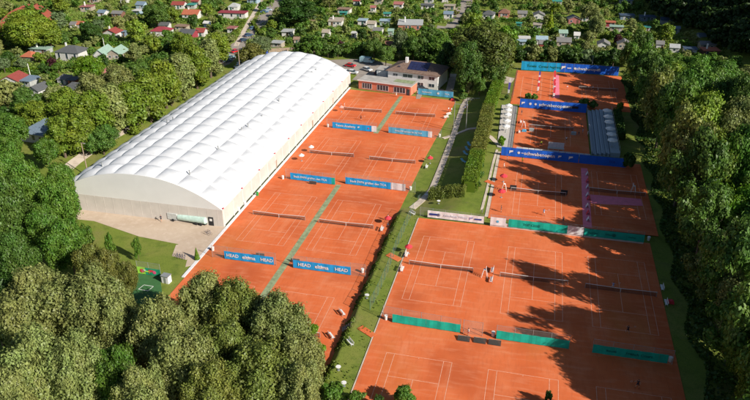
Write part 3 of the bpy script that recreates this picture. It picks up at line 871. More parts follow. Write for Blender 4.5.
for (px, py, z, c, lb) in [(257.5, 195.5, ZL, 'g', 'green wheelie bin against the hall wall'), (213, 250.5, ZL, 'w', 'white bin at the left end of the HEAD fence'), (283, 179, ZL, 'w', 'white bin at the left end of the green-ended banner fence'),
                           (362.5, 272.5, ZL, 'w', 'white bin right of the HEAD banner by the bank'), (410.5, 190, ZL, 'w', 'white bin right of the white-ended banner'), (439.5, 137, ZL, 'w', 'white bin right of the pale blue banner'),
                           (386, 319.5, 0, 'w', 'white bin left of the sunny teal windscreen'), (493, 336, 0, 'w', 'white bin left of the half shaded teal windscreen'), (670, 361.5, 0, 'w', 'pale bin right of the shaded teal windscreen'),
                           (648.5, 240.5, 0, 'w', 'pale bin right of the shaded wood side banner'), (245.2, 205, ZL, 'w', 'white bin upper of two by the hall corner net'), (239, 211, ZL, 'w', 'white bin lower of two by the hall corner net'),
                           (328, 127, ZL, 'w', 'white bin left of the bright blue streaked banner')]:
    place('bin' + c, mk_bin(M_white if c == 'w' else colmat((.03, .3, .06))), at(px, py, z), 0, lb, 'bins at the fences')
for i, (px, py) in enumerate([(468.8, 149), (467, 153.6), (465.2, 158), (463.2, 165.8)]):
    p = G(px, py, -.6); place('lounger', mk_lounger, (p.x, p.y, Z(p.x, p.y) + .02), .5 + i * .1, '%s light blue lounger from the top beside the hedge' % nm[i], 'light blue loungers on the shaded lawn')
# black end boards of the centre net and odd dark boxes
for (px, py, lb) in ((513, 189.5, 'left'), (563.8, 194.5, 'right')):
    MBo = MB().box(-.8, .8, -.1, .1, 0, 1.15, M_dark).build('scoreboard', loc=at(px, py, ZC)); tag(MBo, 'black board at the %s end of the red parasol court net' % lb, 'board', 'black boards at the net ends')
for (px, py, lb) in ((531.5, 131, 'left'), (573.5, 134.5, 'right')):
    MBo = MB().box(-.7, .7, -.4, .4, 0, .8, colmat((.35, .4, .4))).build('equipment_box', loc=at(px, py, ZC)); tag(MBo, 'grey box at the %s end of the stand court net' % lb, 'box', 'grey boxes at the net ends')
for (px, py, mt, lb) in ((524, 131.5, M_blue2, 'light blue cool box beside the stand court umpire chair'), (670, 303, M_red, 'red bag lying at the wood edge by a white bench'), (452.5, 100.5, M_red, 'red bag right of the pale blue house banner')):
    z = ZC if py < 200 and px > 480 else (0 if px > 480 else ZL)
    o = MB().prism([(-.7, 0), (.7, 0), (.6, .5), (.3, .65), (-.5, .6)], -.35, .35, mt, 'y').build('sports_bag', loc=at(px, py, z)); tag(o, lb, 'bag')


# pink / white flags and banners
def flag(px, py, z, h, cols, label, grp, rz=0):
    r = thing('beach_flag', label, 'flag', at(px, py, z), rz, grp)
    MB().beam((0, 0, 0), (0, 0, h), .04, .025, M_metal, 5).build('pole', r); MB().beam((0, 0, 0), (0, 0, .08), .35, .3, M_dark, 8).build('base', r)
    n = len(cols); z0 = .5; dz = (h - z0) / n
    for k, c in enumerate(cols):
        MB().prism([(.05, z0 + k * dz), (.62, z0 + k * dz + .05), (.7, z0 + (k + 1) * dz - .05), (.06, z0 + (k + 1) * dz)], -.02, .02, c, 'y').build('flag_cloth', r)


VB = colmat((.1, .08, .4))
for i, (px, py, c) in enumerate([(538.2, 80.3, [M_offw, VB]), (537.6, 86, [M_offw, M_red]), (536.8, 92, [M_offw, M_red])]):
    flag(px, py, ZC, 3.3, c, '%s beach flag from the far end on the sunny top court' % nm[i], 'beach flags on the top court')
for i, py in enumerate([80.5, 84.5, 89, 93, 97.5]):
    flag(553 - .1 * i, py, ZC, 3.6, [M_red, M_offw, M_red] if i % 2 else [M_offw, M_red, M_red], '%s red and white flag from the far end of the pink carpet' % nm[i], 'red and white flags beside the top carpet')
flag(507.5, 94.5, ZC, 4.2, [M_offw, VB, VB], 'tall white and violet flag on the grass left of top court', 'violet flags'); flag(508.5, 88, ZC, 3.5, [VB, M_offw], 'shorter violet flag on the grass left of top court', 'violet flags')
for i, (px, py, c) in enumerate([(587.3, 175, M_offw), (587.5, 182, M_red), (587.6, 188, M_offw), (587.5, 196, M_offw), (588.5, 199.5, M_red), (587.4, 207, M_offw), (588, 214, M_red), (588.2, 220.5, M_offw)]):
    p = at(px, py, ZC)
    r = thing('aframe_board', '%s folding board counted from the far end of the pink carpet' % (nm + ['seventh', 'eighth'])[i], 'board', (p[0], p[1], ZC + .02), 0, 'folding boards on the pink carpet')
    MB().prism([(-.4, 0), (-.36, 0), (.02, .9), (-.02, .9)], -.5, .5, c, 'y').build('panel', r); MB().prism([(.36, 0), (.4, 0), (.02, .88), (-.0, .88)], -.5, .5, c, 'y').build('panel', r)


# ------------------------------------------------------------------ masts
def mast(px, py, z, h, label, head='lamp', mt=None, r0=.12):
    p = G(px, py, z); mt = mt or M_metal
    r = thing('mast', label, 'mast', (p.x, p.y, z)); MB().beam((0, 0, 0), (0, 0, h), r0, r0 * .55, mt, 8).build('pole', r)
    if head == 'lamp':
        MB().box(-.08, .9, -.06, .06, h - .12, h, mt).build('arm', r); MB().box(.5, 1.1, -.15, .15, h - .25, h - .13, M_metal).build('lamp_head', r)
    elif head == 'cap': MB().beam((0, 0, h), (0, 0, h + .15), r0, .02, mt, 8).build('cap', r)


mast(88.5, 176, ZL, 9.5, 'tall grey mast beside the left gable corner of the hall', mt=M_wood, r0=.18)
mast(240.5, 75, 0, 12, 'brown wooden pole behind the far left corner of the hall', 'cap', M_wood, .2)
mast(177, 100, 0, 9, 'thin wooden pole under the tree row by the gravel path', 'cap', M_wood, .15)
g1_ = thing('goal_posts', 'pair of tall grey poles joined by a rail beside the narrow path', 'posts', at(453.5, 131, ZL + .2))
for dx in (0, 3.7): MB().beam((dx, -dx * .0, 0), (dx, 0, 9.5), .11, .09, M_metal, 8).build('pole', g1_)
MB().beam((0, 0, 8.6), (3.7, 0, 8.6), .06, .06, M_metal, 6).build('rail', g1_)
for (px, py, lb) in ((105.5, 52.5, 'white flagpole in front of the mint green roofs'), (31.5, 80, 'white pole on the lawn behind the blue grey shed'), (30, 40, 'thin pole standing before the huge left tree'),
                     (591, 72, 'thin pole behind the top court banner')):
    p = G(px, py, 0); r = thing('flagpole', lb, 'pole', (p.x, p.y, 0)); MB().beam((0, 0, 0), (0, 0, 6), .16, .1, M_white if 'white' in lb else M_metal, 6).build('pole', r); MB().beam((0, 0, 6), (0, 0, 6.2), .15, .05, M_metal, 6).build('cap', r)

# ------------------------------------------------------------------ things by the hall gable
p = at(191, 222.5, ZL)
tk = thing('tank_trailer', 'mint green cylinder trailer parked before the hall gable', 'trailer', p, -.06)
MB().beam((-2.9, 0, 1.15), (4.0, 0, 1.15), .85, .85, M_plast, 16).build('tank', tk)
MB().beam((4.0, 0, 1.15), (4.3, 0, 1.15), .83, .5, M_plast, 16).build('tank_end', tk)
MB().box(-5.6, -3.1, -.7, .7, .5, 2.0, mat('pale_grey_box', (.55, .57, .56))).build('pump_box', tk)
MB().box(-5.7, 4.2, -.5, .5, .28, .36, M_dark).build('chassis', tk)
for x in (-4.2, 1.8, 3.0):
    for y in (-.75, .75): MB().beam((x, y - .1, .35), (x, y + .1, .35), .35, .35, M_dark, 12).build('wheel', tk)
MB().beam((-5.7, 0, .4), (-7.4, 0, .35), .06, .06, M_dark, 6).build('drawbar', tk)
MB().beam((-8.2, .2, 3.0), (2.5, .4, 2.55), .05, .05, M_metal, 6).build('hose_pole', tk)
for x in (-3, 1.5): MB().beam((x, .3, 1.5), (x, .3, 2.75), .04, .04, M_metal, 6).build('bracket', tk)


def mk_bike():
    r = thing('bicycle', '', 'bicycle')
    for y in (-.52, .52):
        mb = MB(); n = 14
        for k in range(n):
            a, b = 2 * PI * k / n, 2 * PI * (k + 1) / n
            mb.beam((0, y + .33 * math.cos(a), .34 + .33 * math.sin(a)), (0, y + .33 * math.cos(b), .34 + .33 * math.sin(b)), .025, .025, M_dark, 4)
        mb.build('wheel', r)
    mb = MB(); J = [(0, -.52, .34), (0, -.2, .85), (0, .38, .82), (0, .0, .32), (0, .52, .34), (0, .36, 1.0)]
    for a, b in ((0, 1), (1, 2), (1, 3), (0, 3), (3, 2), (2, 4), (2, 5)): mb.beam(J[a], J[b], .022, .022, colmat((.2, .2, .3)), 5)
    mb.build('frame', r); MB().box(-.07, .07, -.35, -.1, .9, .95, M_dark).build('saddle', r); MB().beam((-.28, .36, 1.0), (.28, .36, 1.0), .02, .02, M_dark, 5).build('handlebar', r)
    return r


for i, (px, py) in enumerate([(177.5, 257), (180, 257.6), (182.5, 258), (185, 258.4)]):
    place('bike', mk_bike, at(px, py, ZL), .4, '%s bicycle from the left on the small gravel patch' % nm[i], 'bicycles parked on gravel')
for (px, py, lb) in ((207, 235, 'bicycle leaning near the hall corner edge kerb'), (209.5, 234, 'second bicycle beside the kerb at the hall corner')):
    place('bike', mk_bike, at(px, py, ZL), 1.2, lb, 'bicycles parked on gravel')
# mini football pitch
mp_ = [G(140, 272, ZL), G(160, 276, ZL), G(162, 292, ZL), G(150, 306, ZL), G(122, 300, ZL)]
poly_sheet('mini_pitch', [(p.x, p.y) for p in mp_], .03, M_turf, drape=False, z=ZL)
mk = MB(); pa = G(144, 285, ZL); pb = G(153.5, 286.5, ZL); pc = G(148, 291, ZL)
pd = G(138.5, 289.3, ZL)
for a, b in ((pa, pb), (pb, pc), (pc, pd), (pd, pa)):
    d = (b - a).normalized(); n = Vector((-d.y, d.x, 0)) * .06
    mk.add([a + n, b + n, b - n, a - n], [(0, 1, 2, 3)], M_white)
o = mk.build('pitch_marking', loc=(0, 0, .036)); o['kind'] = 'structure'
q0 = xy(138, 273.5, ZL); q1 = xy(161, 277, ZL)
banner(q0, q1, ZL, 1.7, 'lime and red painted panel behind the mini football pitch', [(0, .35, colmat((.35, .7, .08))), (.35, 1, colmat((.02, .3, .16)))], [],
       [(.22, 'disc', .45, M_red), (.3, 'flag', .4, M_offw), (.6, 'flag', .5, M_red), (.75, 'disc', .4, colmat((.8, .1, .25))), (.45, 'bar', .3, colmat((.5, .8, .1)))])
fence(q0, q1, ZL, 3.0, 'wire fence round the mini football pitch')
t_ = thing('changing_shelter', 'small white box shelter at the mini football pitch corner', 'shelter', at(167, 282, ZL), -.1)
t_.scale = (.7, .7, .8); MB().box(-1.1, 1.1, -.8, .8, 0, 2.0, M_offw).build('wall_body', t_); MB().box(-1.25, 1.25, -.95, .95, 2.003, 2.15, M_metal).build('roof', t_); MB().box(-.3, .4, -.85, -.805, .05, 1.7, M_metal).build('door', t_)

# stairs on the bank
for (px, py, rz, lb) in ((343, 327, .25, 'wooden steps down the bank to the lower left courts'),):
    p = G(px, py, -.6)
    st = thing('garden_steps', lb, 'steps', (-28.9, p.y, ZL), rz)
    for k in range(5): MB().box(k * .38, .38 + k * .38, -.6, .6, -.1, .26 * (k + 1), M_wood).build('step', st)

# ------------------------------------------------------------------ clubhouse and house
def wpart(parent, x0, x1, z0, z1, y, sub=3, mt=None):
    """window on the face y (towards -y): frame with glass and mullions"""
    f = MB(); mtf = mt or M_white
    f.box(x0, x1, y - .05, y, z0, z0 + .08, mtf); f.box(x0, x1, y - .05, y, z1 - .08, z1, mtf)
    for k in range(sub + 1):
        xx = x0 + (x1 - x0 - .08) * k / sub; f.box(xx, xx + .08, y - .055, y, z0 + .08, z1 - .08, mtf)
    w_ = f.build('window', parent)
    MB().box(x0 + .04, x1 - .04, y - .03, y - .005, z0 + .04, z1 - .04, M_glass).build('pane', w_)


cl0 = G(358.5, 88.5, ZL + .2); cl1 = G(410.5, 95.5, ZL + .2); ang = math.atan2(cl1.y - cl0.y, cl1.x - cl0.x); L = (cl1 - cl0).length
ch = thing('clubhouse', 'long salmon flat-roofed clubhouse beside the hall end', 'clubhouse', (cl0.x, cl0.y + .3, ZL), ang)
D = 6.0
MB().box(0, L, 0, D, 0, 3.2, M_orange).build('wall_body', ch)
MB().box(-.25, L + .35, -.35, D + .3, 3.203, 3.42, M_flat).build('roof', ch)
MB().box(-.3, L + .4, -.4, -.35, 3.15, 3.5, M_white).build('fascia', ch)
MB().box(L * .62, L - .3, 2.5, D - .3, 3.423, 3.5, M_carpet).build('green_roof', ch)
for (a, b) in ((.07, .26), (.36, .58), (.68, .9)): wpart(ch, L * a, L * b, .5, 2.5, -.003, 4)
MB().box(L * .92, L * .98, -.04, -.003, .05, 2.2, M_glass).build('door', ch)

h0_ = G(392, 88, 0); h1_ = G(437.5, 89.5, -.6); h2_ = G(446, 78, 0)
a = G(388, 84, -.6); b = G(437.5, 90, -.6)
ang = math.atan2(b.y - a.y, b.x - a.x); L = (b - a).length; D = 11.5
hs = thing('white_house', 'white two storey house with brown hip roof and solar panels', 'house', (a.x, a.y, -.7), ang)
MB().box(0, L, 0, D, 0, 5.2, M_white).build('wall_body', hs)
mb = MB(); e = .7; zr = 8.0; c = D / 2 + .5
vs = [(-e, -e, 5.15), (L + e, -e, 5.15), (L + e, D + e, 5.15), (-e, D + e, 5.15), (c - .5, D / 2, zr), (L - c + .5, D / 2, zr), (-e, -e, 5.35), (L + e, -e, 5.35), (L + e, D + e, 5.35), (-e, D + e, 5.35)]
mb.add(vs, [(0, 1, 7, 6), (1, 2, 8, 7), (2, 3, 9, 8), (3, 0, 6, 9), (0, 3, 2, 1), (6, 7, 5, 4), (7, 8, 5), (8, 9, 4, 5), (9, 6, 4)], M_tile)
rf = mb.build('roof', hs)
MB().box(c - 1.2, c - .3, D / 2 - 1.6, D / 2 - .7, 6.5, 9.3, M_white).build('chimney', rf)
s_ = (zr - 5.35) / (D / 2 + e)


def rz_(y): return 5.35 + (y + e) * s_ + .12


for r_ in range(3):
    for k in range(5):
        x0 = L * .37 + k * 1.5; y0 = .9 + r_ * 1.45
        MB().add([(x0, y0, rz_(y0)), (x0 + 1.42, y0, rz_(y0)), (x0 + 1.42, y0 + 1.36, rz_(y0 + 1.36)), (x0, y0 + 1.36, rz_(y0 + 1.36)),
                  (x0, y0, rz_(y0) - .07), (x0 + 1.42, y0, rz_(y0) - .07), (x0 + 1.42, y0 + 1.36, rz_(y0 + 1.36) - .07), (x0, y0 + 1.36, rz_(y0 + 1.36) - .07)],
                 [(0, 1, 2, 3), (4, 5, 1, 0), (5, 6, 2, 1), (6, 7, 3, 2), (7, 4, 0, 3)], M_solar).build('solar_panel', rf)
MB().box(L * .17, L * .17 + .8, 1.5, 2.3, rz_(1.5) - .3, rz_(2.0) + .05, M_glass).build('skylight', rf)
for (x0, x1, z0, z1) in ((L * .1, L * .2, 3.4, 4.4), (L * .3, L * .5, 3.3, 4.6), (L * .6, L * .72, 3.3, 4.6), (L * .82, L * .94, 3.3, 4.6), (L * .6, L * .72, .8, 2.1), (L * .82, L * .94, .8, 2.1)): wpart(hs, x0, x1, z0, z1, -.003, 2)
MB().box(L * .45, L * .52, -.05, -.003, 0, 2.1, M_dark).build('door', hs)


# ------------------------------------------------------------------ vehicles
def car(px, py, z, rz, col, label, kind='car'):
    p = G(px, py, z); zz = Z(p.x, p.y) + .06
    r = thing('parked_van' if kind == 'van' else 'parked_car', label, kind, (p.x, p.y, zz), rz, 'parked vehicles')
    cm = colmat(col, kind='car')
    if kind == 'van': L_, W_, hb, prof, cab = 5.6, 1.0, 2.2, [(-2.8, .35), (2.75, .35), (2.8, .95), (2.2, 1.25), (1.5, 2.15), (1.2, 2.25), (-2.7, 2.25), (-2.8, 2.1)], [(1.45, 1.35), (2.05, 1.35), (1.45, 2.02), (1.2, 2.02), (1.2, 1.35)]
    else: L_, W_, hb, prof, cab = 4.3, .88, 1.45, [(-2.1, .35), (2.1, .35), (2.15, .7), (1.9, .85), (-1.95, .92), (-2.12, .85)], [(-1.75, .9), (-1.25, 1.4), (.35, 1.42), (1.05, .88)]
    MB().prism(prof, -W_, W_, cm, 'y').build('body', r)
    if kind == 'van':
        MB().prism(cab, -W_ - .012, W_ + .012, M_glass, 'y').build('side_window', r)
        MB().add([(2.2, -.85, 1.29), (2.2, .85, 1.29), (1.56, .8, 2.12), (1.56, -.8, 2.12), (2.23, -.85, 1.31), (2.23, .85, 1.31), (1.59, .8, 2.14), (1.59, -.8, 2.14)], [(4, 5, 6, 7), (0, 1, 5, 4), (2, 3, 7, 6)], M_glass).build('windscreen', r)
    else:
        MB().prism(cab, -W_ + .1, W_ - .1, M_glass, 'y').build('glasshouse', r)
        MB().prism([(-1.2, 1.403), (-1.15, 1.46), (.3, 1.47), (.36, 1.423)], -W_ + .12, W_ - .12, cm, 'y').build('roof', r)
    for sx in (-1.3, 1.35):
        for sy in (-1, 1):
            wl = MB().beam((sx, sy * (W_ - .18), .33), (sx, sy * (W_ + .02), .33), .33, .33, M_dark, 12).build('wheel', r)
            MB().beam((sx, sy * (W_ + .021), .33), (sx, sy * (W_ + .03), .33), .18, .16, M_metal, 8).build('rim', wl)
    for sy in (-.6, .6):
        MB().box(L_ / 2 - .02, L_ / 2 + .03, sy - .15, sy + .15, .6, .72, M_white).build('headlight', r)
        MB().box(-L_ / 2 - .03, -L_ / 2 + .04, sy - .15, sy + .15, .6, .75, M_red).build('tail_light', r)


rd = 1.05
for a_ in [(236, 52.5, 0, rd, (.7, .02, .03), 'red car on the road beside the brown round tree'), (230.5, 58.5, 0, .9, (.3, .45, .5), 'pale blue car left of the road bend'), (227, 61.5, 0, .9, (.12, .2, .25), 'dark blue car left of the road bend'),
           (242.5, 63, 0, .8, (.7, .72, .75), 'white car near the far left corner of hall'), (248.5, 36.5, 0, rd, (.04, .08, .16), 'dark blue car upper one on the road verge'), (243.8, 41.5, 0, rd, (.03, .05, .09), 'black car lower one on the road verge'),
           (253, 29.5, 0, rd, (.08, .16, .24), 'slate blue car alone further up the road'), (264.5, 13, 0, .3, (.1, .2, .35), 'blue car parked across at the road top'), (268, 11, 0, .3, (.5, .6, .7), 'silver car parked across at the road top'),
           (350.5, 66, 0, -.2, (.65, .02, .04), 'red car in the clubhouse car park'), (346, 71.5, 0, -.1, (.75, .76, .78), 'white car nearest the hall roof in car park'), (352.5, 71.8, 0, -.1, (.72, .73, .76), 'white car second from hall roof in car park'),
           (367, 69.5, 0, -.5, (.74, .75, .76), 'white car right of the red one in car park'), (378.5, 72, 0, 1.4, (.03, .03, .04), 'black car in shadow by the grey garage'),
           (422.5, 88.5, -.8, .1, (.02, .02, .03), 'black car parked before the white house wall'), (239.5, 66, 0, .8, (.15, .22, .35), 'blue car half behind the brown round tree')]: car(*a_)
car(367, 62.5, 0, -.15, (.35, .55, .62), 'light blue van parked at the back of the car park', 'van')
# grey garage
t_ = thing('garage', 'grey white garage between the car park and white house', 'garage', at(384.5, 75, 0), -.1)
MB().box(-2.2, 2.2, -2.5, 2.5, 0, 2.5, mat('pale_render', (.55, .6, .62))).build('wall_body', t_); MB().box(-2.4, 2.4, -2.7, 2.7, 2.503, 2.7, M_flat).build('roof', t_); MB().box(-1.5, 1.5, -2.56, -2.503, .05, 2.1, M_white).build('door', t_)
# blue fence cloth at the far hall end and a wooden fence
for (p_, q_, h_, mt, lb) in (((256, 57.5), (268, 53.5), 2.4, M_fblue, 'deep blue cloth fence behind the far hall corner'), ((269, 53.3), (290, 52.3), 2.0, M_wood, 'brown plank fence behind the hall roof'),
                             ((291, 52.4), (330, 55), 2.0, M_wood, 'brown plank fence from hall roof to the car park')):
    a = G(*p_, 0); b = G(*q_, 0); L = (b - a).length
    t_ = thing('plank_fence', lb, 'fence', (a.x, a.y, 0), math.atan2(b.y - a.y, b.x - a.x)); n = max(1, round(L / 2.5))
    for k in range(n):
        MB().box(L * k / n + .05, L * (k + 1) / n - .05, -.03, .03, .1, h_, mt).build('panel', t_)
    for k in range(n + 1): MB().box(L * k / n - .05, L * k / n + .05, -.06, .06, 0, h_ + .1, M_metal).build('post', t_)
#@@PART2
# ------------------------------------------------------------------ foliage meshes
def leaf_quads(C_, N_, S_, rng, elong=1.5):
    """C_ centres, N_ normals, S_ sizes -> vertex array (n*4,3)"""
    n = len(C_)
    rv = rng.normal(size=(n, 3)); t1 = np.cross(N_, rv); t1 /= np.linalg.norm(t1, axis=1)[:, None] + 1e-9
    t2 = np.cross(N_, t1); t2 /= np.linalg.norm(t2, axis=1)[:, None] + 1e-9
    a = t1 * S_[:, None] * .5 * elong; b = t2 * S_[:, None] * .5
    bend = N_ * (S_ * .12)[:, None]
    V = np.empty((n, 4, 3)); V[:, 0] = C_ - a - bend; V[:, 1] = C_ - b + bend; V[:, 2] = C_ + a - bend; V[:, 3] = C_ + b + bend
    return V.reshape(-1, 3)


def quads_mesh(name, V, mats, extra=None):
    n = len(V) // 4
    me = bpy.data.meshes.new(name); me.vertices.add(len(V)); me.vertices.foreach_set('co', V.astype(np.float32).ravel())
    me.loops.add(4 * n); me.loops.foreach_set('vertex_index', np.arange(4 * n, dtype=np.int32))
    me.polygons.add(n); me.polygons.foreach_set('loop_start', np.arange(0, 4 * n, 4, dtype=np.int32))
    try: me.polygons.foreach_set('loop_total', np.full(n, 4, dtype=np.int32))
    except Exception: pass
    for mt in mats: me.materials.append(mt)
    me.update(calc_edges=True); me.validate()
    return me


def crown_pts(seed, R, H, base, nl, nleaf, ls, style='broad'):
    rng = np.random.default_rng(seed)
    zc = base + (H - base) * .45; rz = (H - base) * .5; wob = rng.uniform(-.12, .12, 4)
    C_, N_, S_ = [], [], []
    L_ = []
    for k in range(nl):
        th = rng.uniform(0, 2 * PI); ph = math.acos(rng.uniform(-.75, 1)); q = rng.uniform(.45, .82)
        d = np.array([math.sin(ph) * math.cos(th), math.sin(ph) * math.sin(th), math.cos(ph)])
        if style == 'poplar': d[:2] *= .8
        q *= 1 + wob[0] * math.sin(2 * th + 1) + wob[1] * math.cos(3 * th) + wob[2] * math.sin(th + 3 * ph)
        pos = np.array([d[0] * R * q, d[1] * R * q, zc + d[2] * rz * q * 1.1])
        lr = R * (rng.uniform(.15, .27) if style in ('plume', 'open') else rng.uniform(.2, .36))
        L_.append((pos, lr))
    if style != 'open': L_.append((np.array([0, 0, zc]), R * .5))
    for pos, lr in L_:
        n = max(8, int(nleaf * (lr / (R * .3)) ** 2))
        d = rng.normal(size=(n, 3)); d /= np.linalg.norm(d, axis=1)[:, None]
        d[:, 2] = np.where((d[:, 2] < -.35) & (rng.random(n) < .6), -d[:, 2], d[:, 2])
        lump = 1 + .18 * np.sin(d[:, 0] * 5 + pos[0]) * np.sin(d[:, 1] * 5 + pos[1]) * np.cos(d[:, 2] * 4)
        rr = lr * lump * rng.uniform(.45, 1.22, n) ** .7
        sc = np.array([1, 1, 1.2 if style in ('plume', 'poplar') else .85])
        P = pos + d * rr[:, None] * sc + rng.normal(size=(n, 3)) * lr * .09
        N = d + rng.normal(size=(n, 3)) * .38 + np.array([0, 0, .15]); N /= np.linalg.norm(N, axis=1)[:, None]
        C_.append(P); N_.append(N); S_.append(ls * rng.uniform(.6, 1.4, n))
    C_ = np.concatenate(C_); N_ = np.concatenate(N_); S_ = np.concatenate(S_)
    # stray sprays that roughen the outline
    m = int(len(C_) * .05); idx = rng.integers(0, len(C_), m)
    st = C_[idx] + (C_[idx] - np.array([0, 0, zc])) * rng.uniform(.03, .12, (m, 1))
    C_ = np.concatenate([C_, st]); N_ = np.concatenate([N_, N_[idx]]); S_ = np.concatenate([S_, S_[idx]])
    keep = C_[:, 2] > .2
    return leaf_quads(C_[keep], N_[keep], S_[keep], rng)


def conifer_pts(seed, R, H, n, ls):
    rng = np.random.default_rng(seed)
    z = H * (1 - rng.random(n) ** .5) * .97 + .2; th = rng.uniform(0, 2 * PI, n)
    tier = 1 - .25 * ((z * 1.3) % 1)
    r = R * (1 - z / (H * 1.02)) * tier * rng.uniform(.6, 1.05, n) + .05
    C_ = np.stack([r * np.cos(th), r * np.sin(th), z], 1)
    N_ = np.stack([np.cos(th), np.sin(th), np.full(n, .7)], 1) + rng.normal(size=(n, 3)) * .4; N_ /= np.linalg.norm(N_, axis=1)[:, None]
    return leaf_quads(C_, N_, ls * rng.uniform(.6, 1.3, n), rng)


# style: (crown radius, height, base)
PT = {}


def proto_tree(kind, k, R, H, base, nl, nleaf, ls, style):
    if style == 'conifer': V = conifer_pts(k * 31 + 5, R, H, nleaf, ls)
    else: V = crown_pts(hash_(kind) + k * 17, R, H, base, nl, nleaf, ls, style)
    me = quads_mesh('crown', V, [M_leaf])
    mb = MB(); r0 = H * .022 + .04
    top = H * (.9 if style == 'conifer' else .6)
    mb.beam((0, 0, -.5), (.05 * R, 0, base + (top - base) * .3), r0, r0 * .75, M_trunk, 8)
    mb.beam((.05 * R, 0, base + (top - base) * .3), (0, .05 * R, top), r0 * .75, r0 * .3, M_trunk, 8)
    if style != 'conifer':
        for j in range(5):
            a = j * 1.3 + k; zb = base * .8 + (top - base) * (.15 + .12 * j)
            mb.beam((0, 0, zb), (math.cos(a) * R * .6, math.sin(a) * R * .6, zb + (H - base) * .28), r0 * .4, r0 * .12, M_trunk, 5)
    PT[(kind, k)] = (me, mb.mesh('trunk'), R, H)


def hash_(s): return sum(ord(c) * (i + 3) for i, c in enumerate(s))


for k in range(3): proto_tree('near_plume', k, 6.5, 13.5, 1.5, 130, 900, .26, 'plume')
for k in range(3): proto_tree('near_broad', k, 6.5, 15, 2.0, 80, 560, .32, 'broad')
for k in range(4): proto_tree('wood_broad', k, 6.5, 15, 2.5, 34, 420, .36, 'open')
for k in range(4): proto_tree('mid_broad', k, 5.5, 14, 2, 48, 330, .38, 'broad')
for k in range(3): proto_tree('mid_poplar', k, 4.2, 14, .2, 44, 330, .38, 'poplar')
for k in range(5): proto_tree('small', k, 3.0, 6.5, .8, 22, 120, .36, 'broad')
for k in range(2): proto_tree('conifer', k, 2.0, 8, .3, 0, 1500, .34, 'conifer')
NV = {}
for (a, b) in PT: NV[a] = NV.get(a, 0) + 1
# bushes: one mesh each
for k in range(4): PT[('bush', k)] = (quads_mesh('bush', crown_pts(900 + k, 1.2, 1.9, .05, 9, 60, .32, 'broad'), [M_leaf]), None, 1.2, 1.9)
NV['bush'] = 4

ncount = {}
TREES = []   # (object, category word, px, py, rpx, tone word)


def plant(kind, x, y, z, R, Hh, col, label=None, name='tree', cat='tree', group=None, parts=True):
    k = ncount.get(kind, 0); ncount[kind] = k + 1
    me, tm, R0, H0_ = PT[(kind, k % NV[kind])]
    jv = rnd.uniform(.86, 1.14); jh = rnd.uniform(-.05, .05); jit = [min(.6, col[0] * jv * (1 + jh)), min(.6, col[1] * jv), min(.6, col[2] * jv)]
    rz = rnd.uniform(0, 6.28); sc = (R / R0, R / R0, Hh / H0_)
    if tm is None or not parts:
        o = bpy.data.objects.new(name, me); COL.objects.link(o); o.location = (x, y, z); o.scale = sc; o.rotation_euler = (0, 0, rz); o.color = (*jit, 1)
        tag(o, label, cat, group); return o
    o = thing(name, label, cat, (x, y, z), rz, group); o.scale = sc
    c = bpy.data.objects.new('crown', me); COL.objects.link(c); c.parent = o; c.color = (*jit, 1)
    t = bpy.data.objects.new('trunk', tm); COL.objects.link(t); t.parent = o
    return o


def crown_at(px, py, rpx, h, z=0.0):
    """tree whose crown middle shows at (px,py): ground spot and true radius"""
    P = G(px, py, z + h * .58); zz = Z(P.x, P.y) if z == 0 else z
    return P.x, P.y, zz, rpx * mpp(P.x, P.y, h * .58)


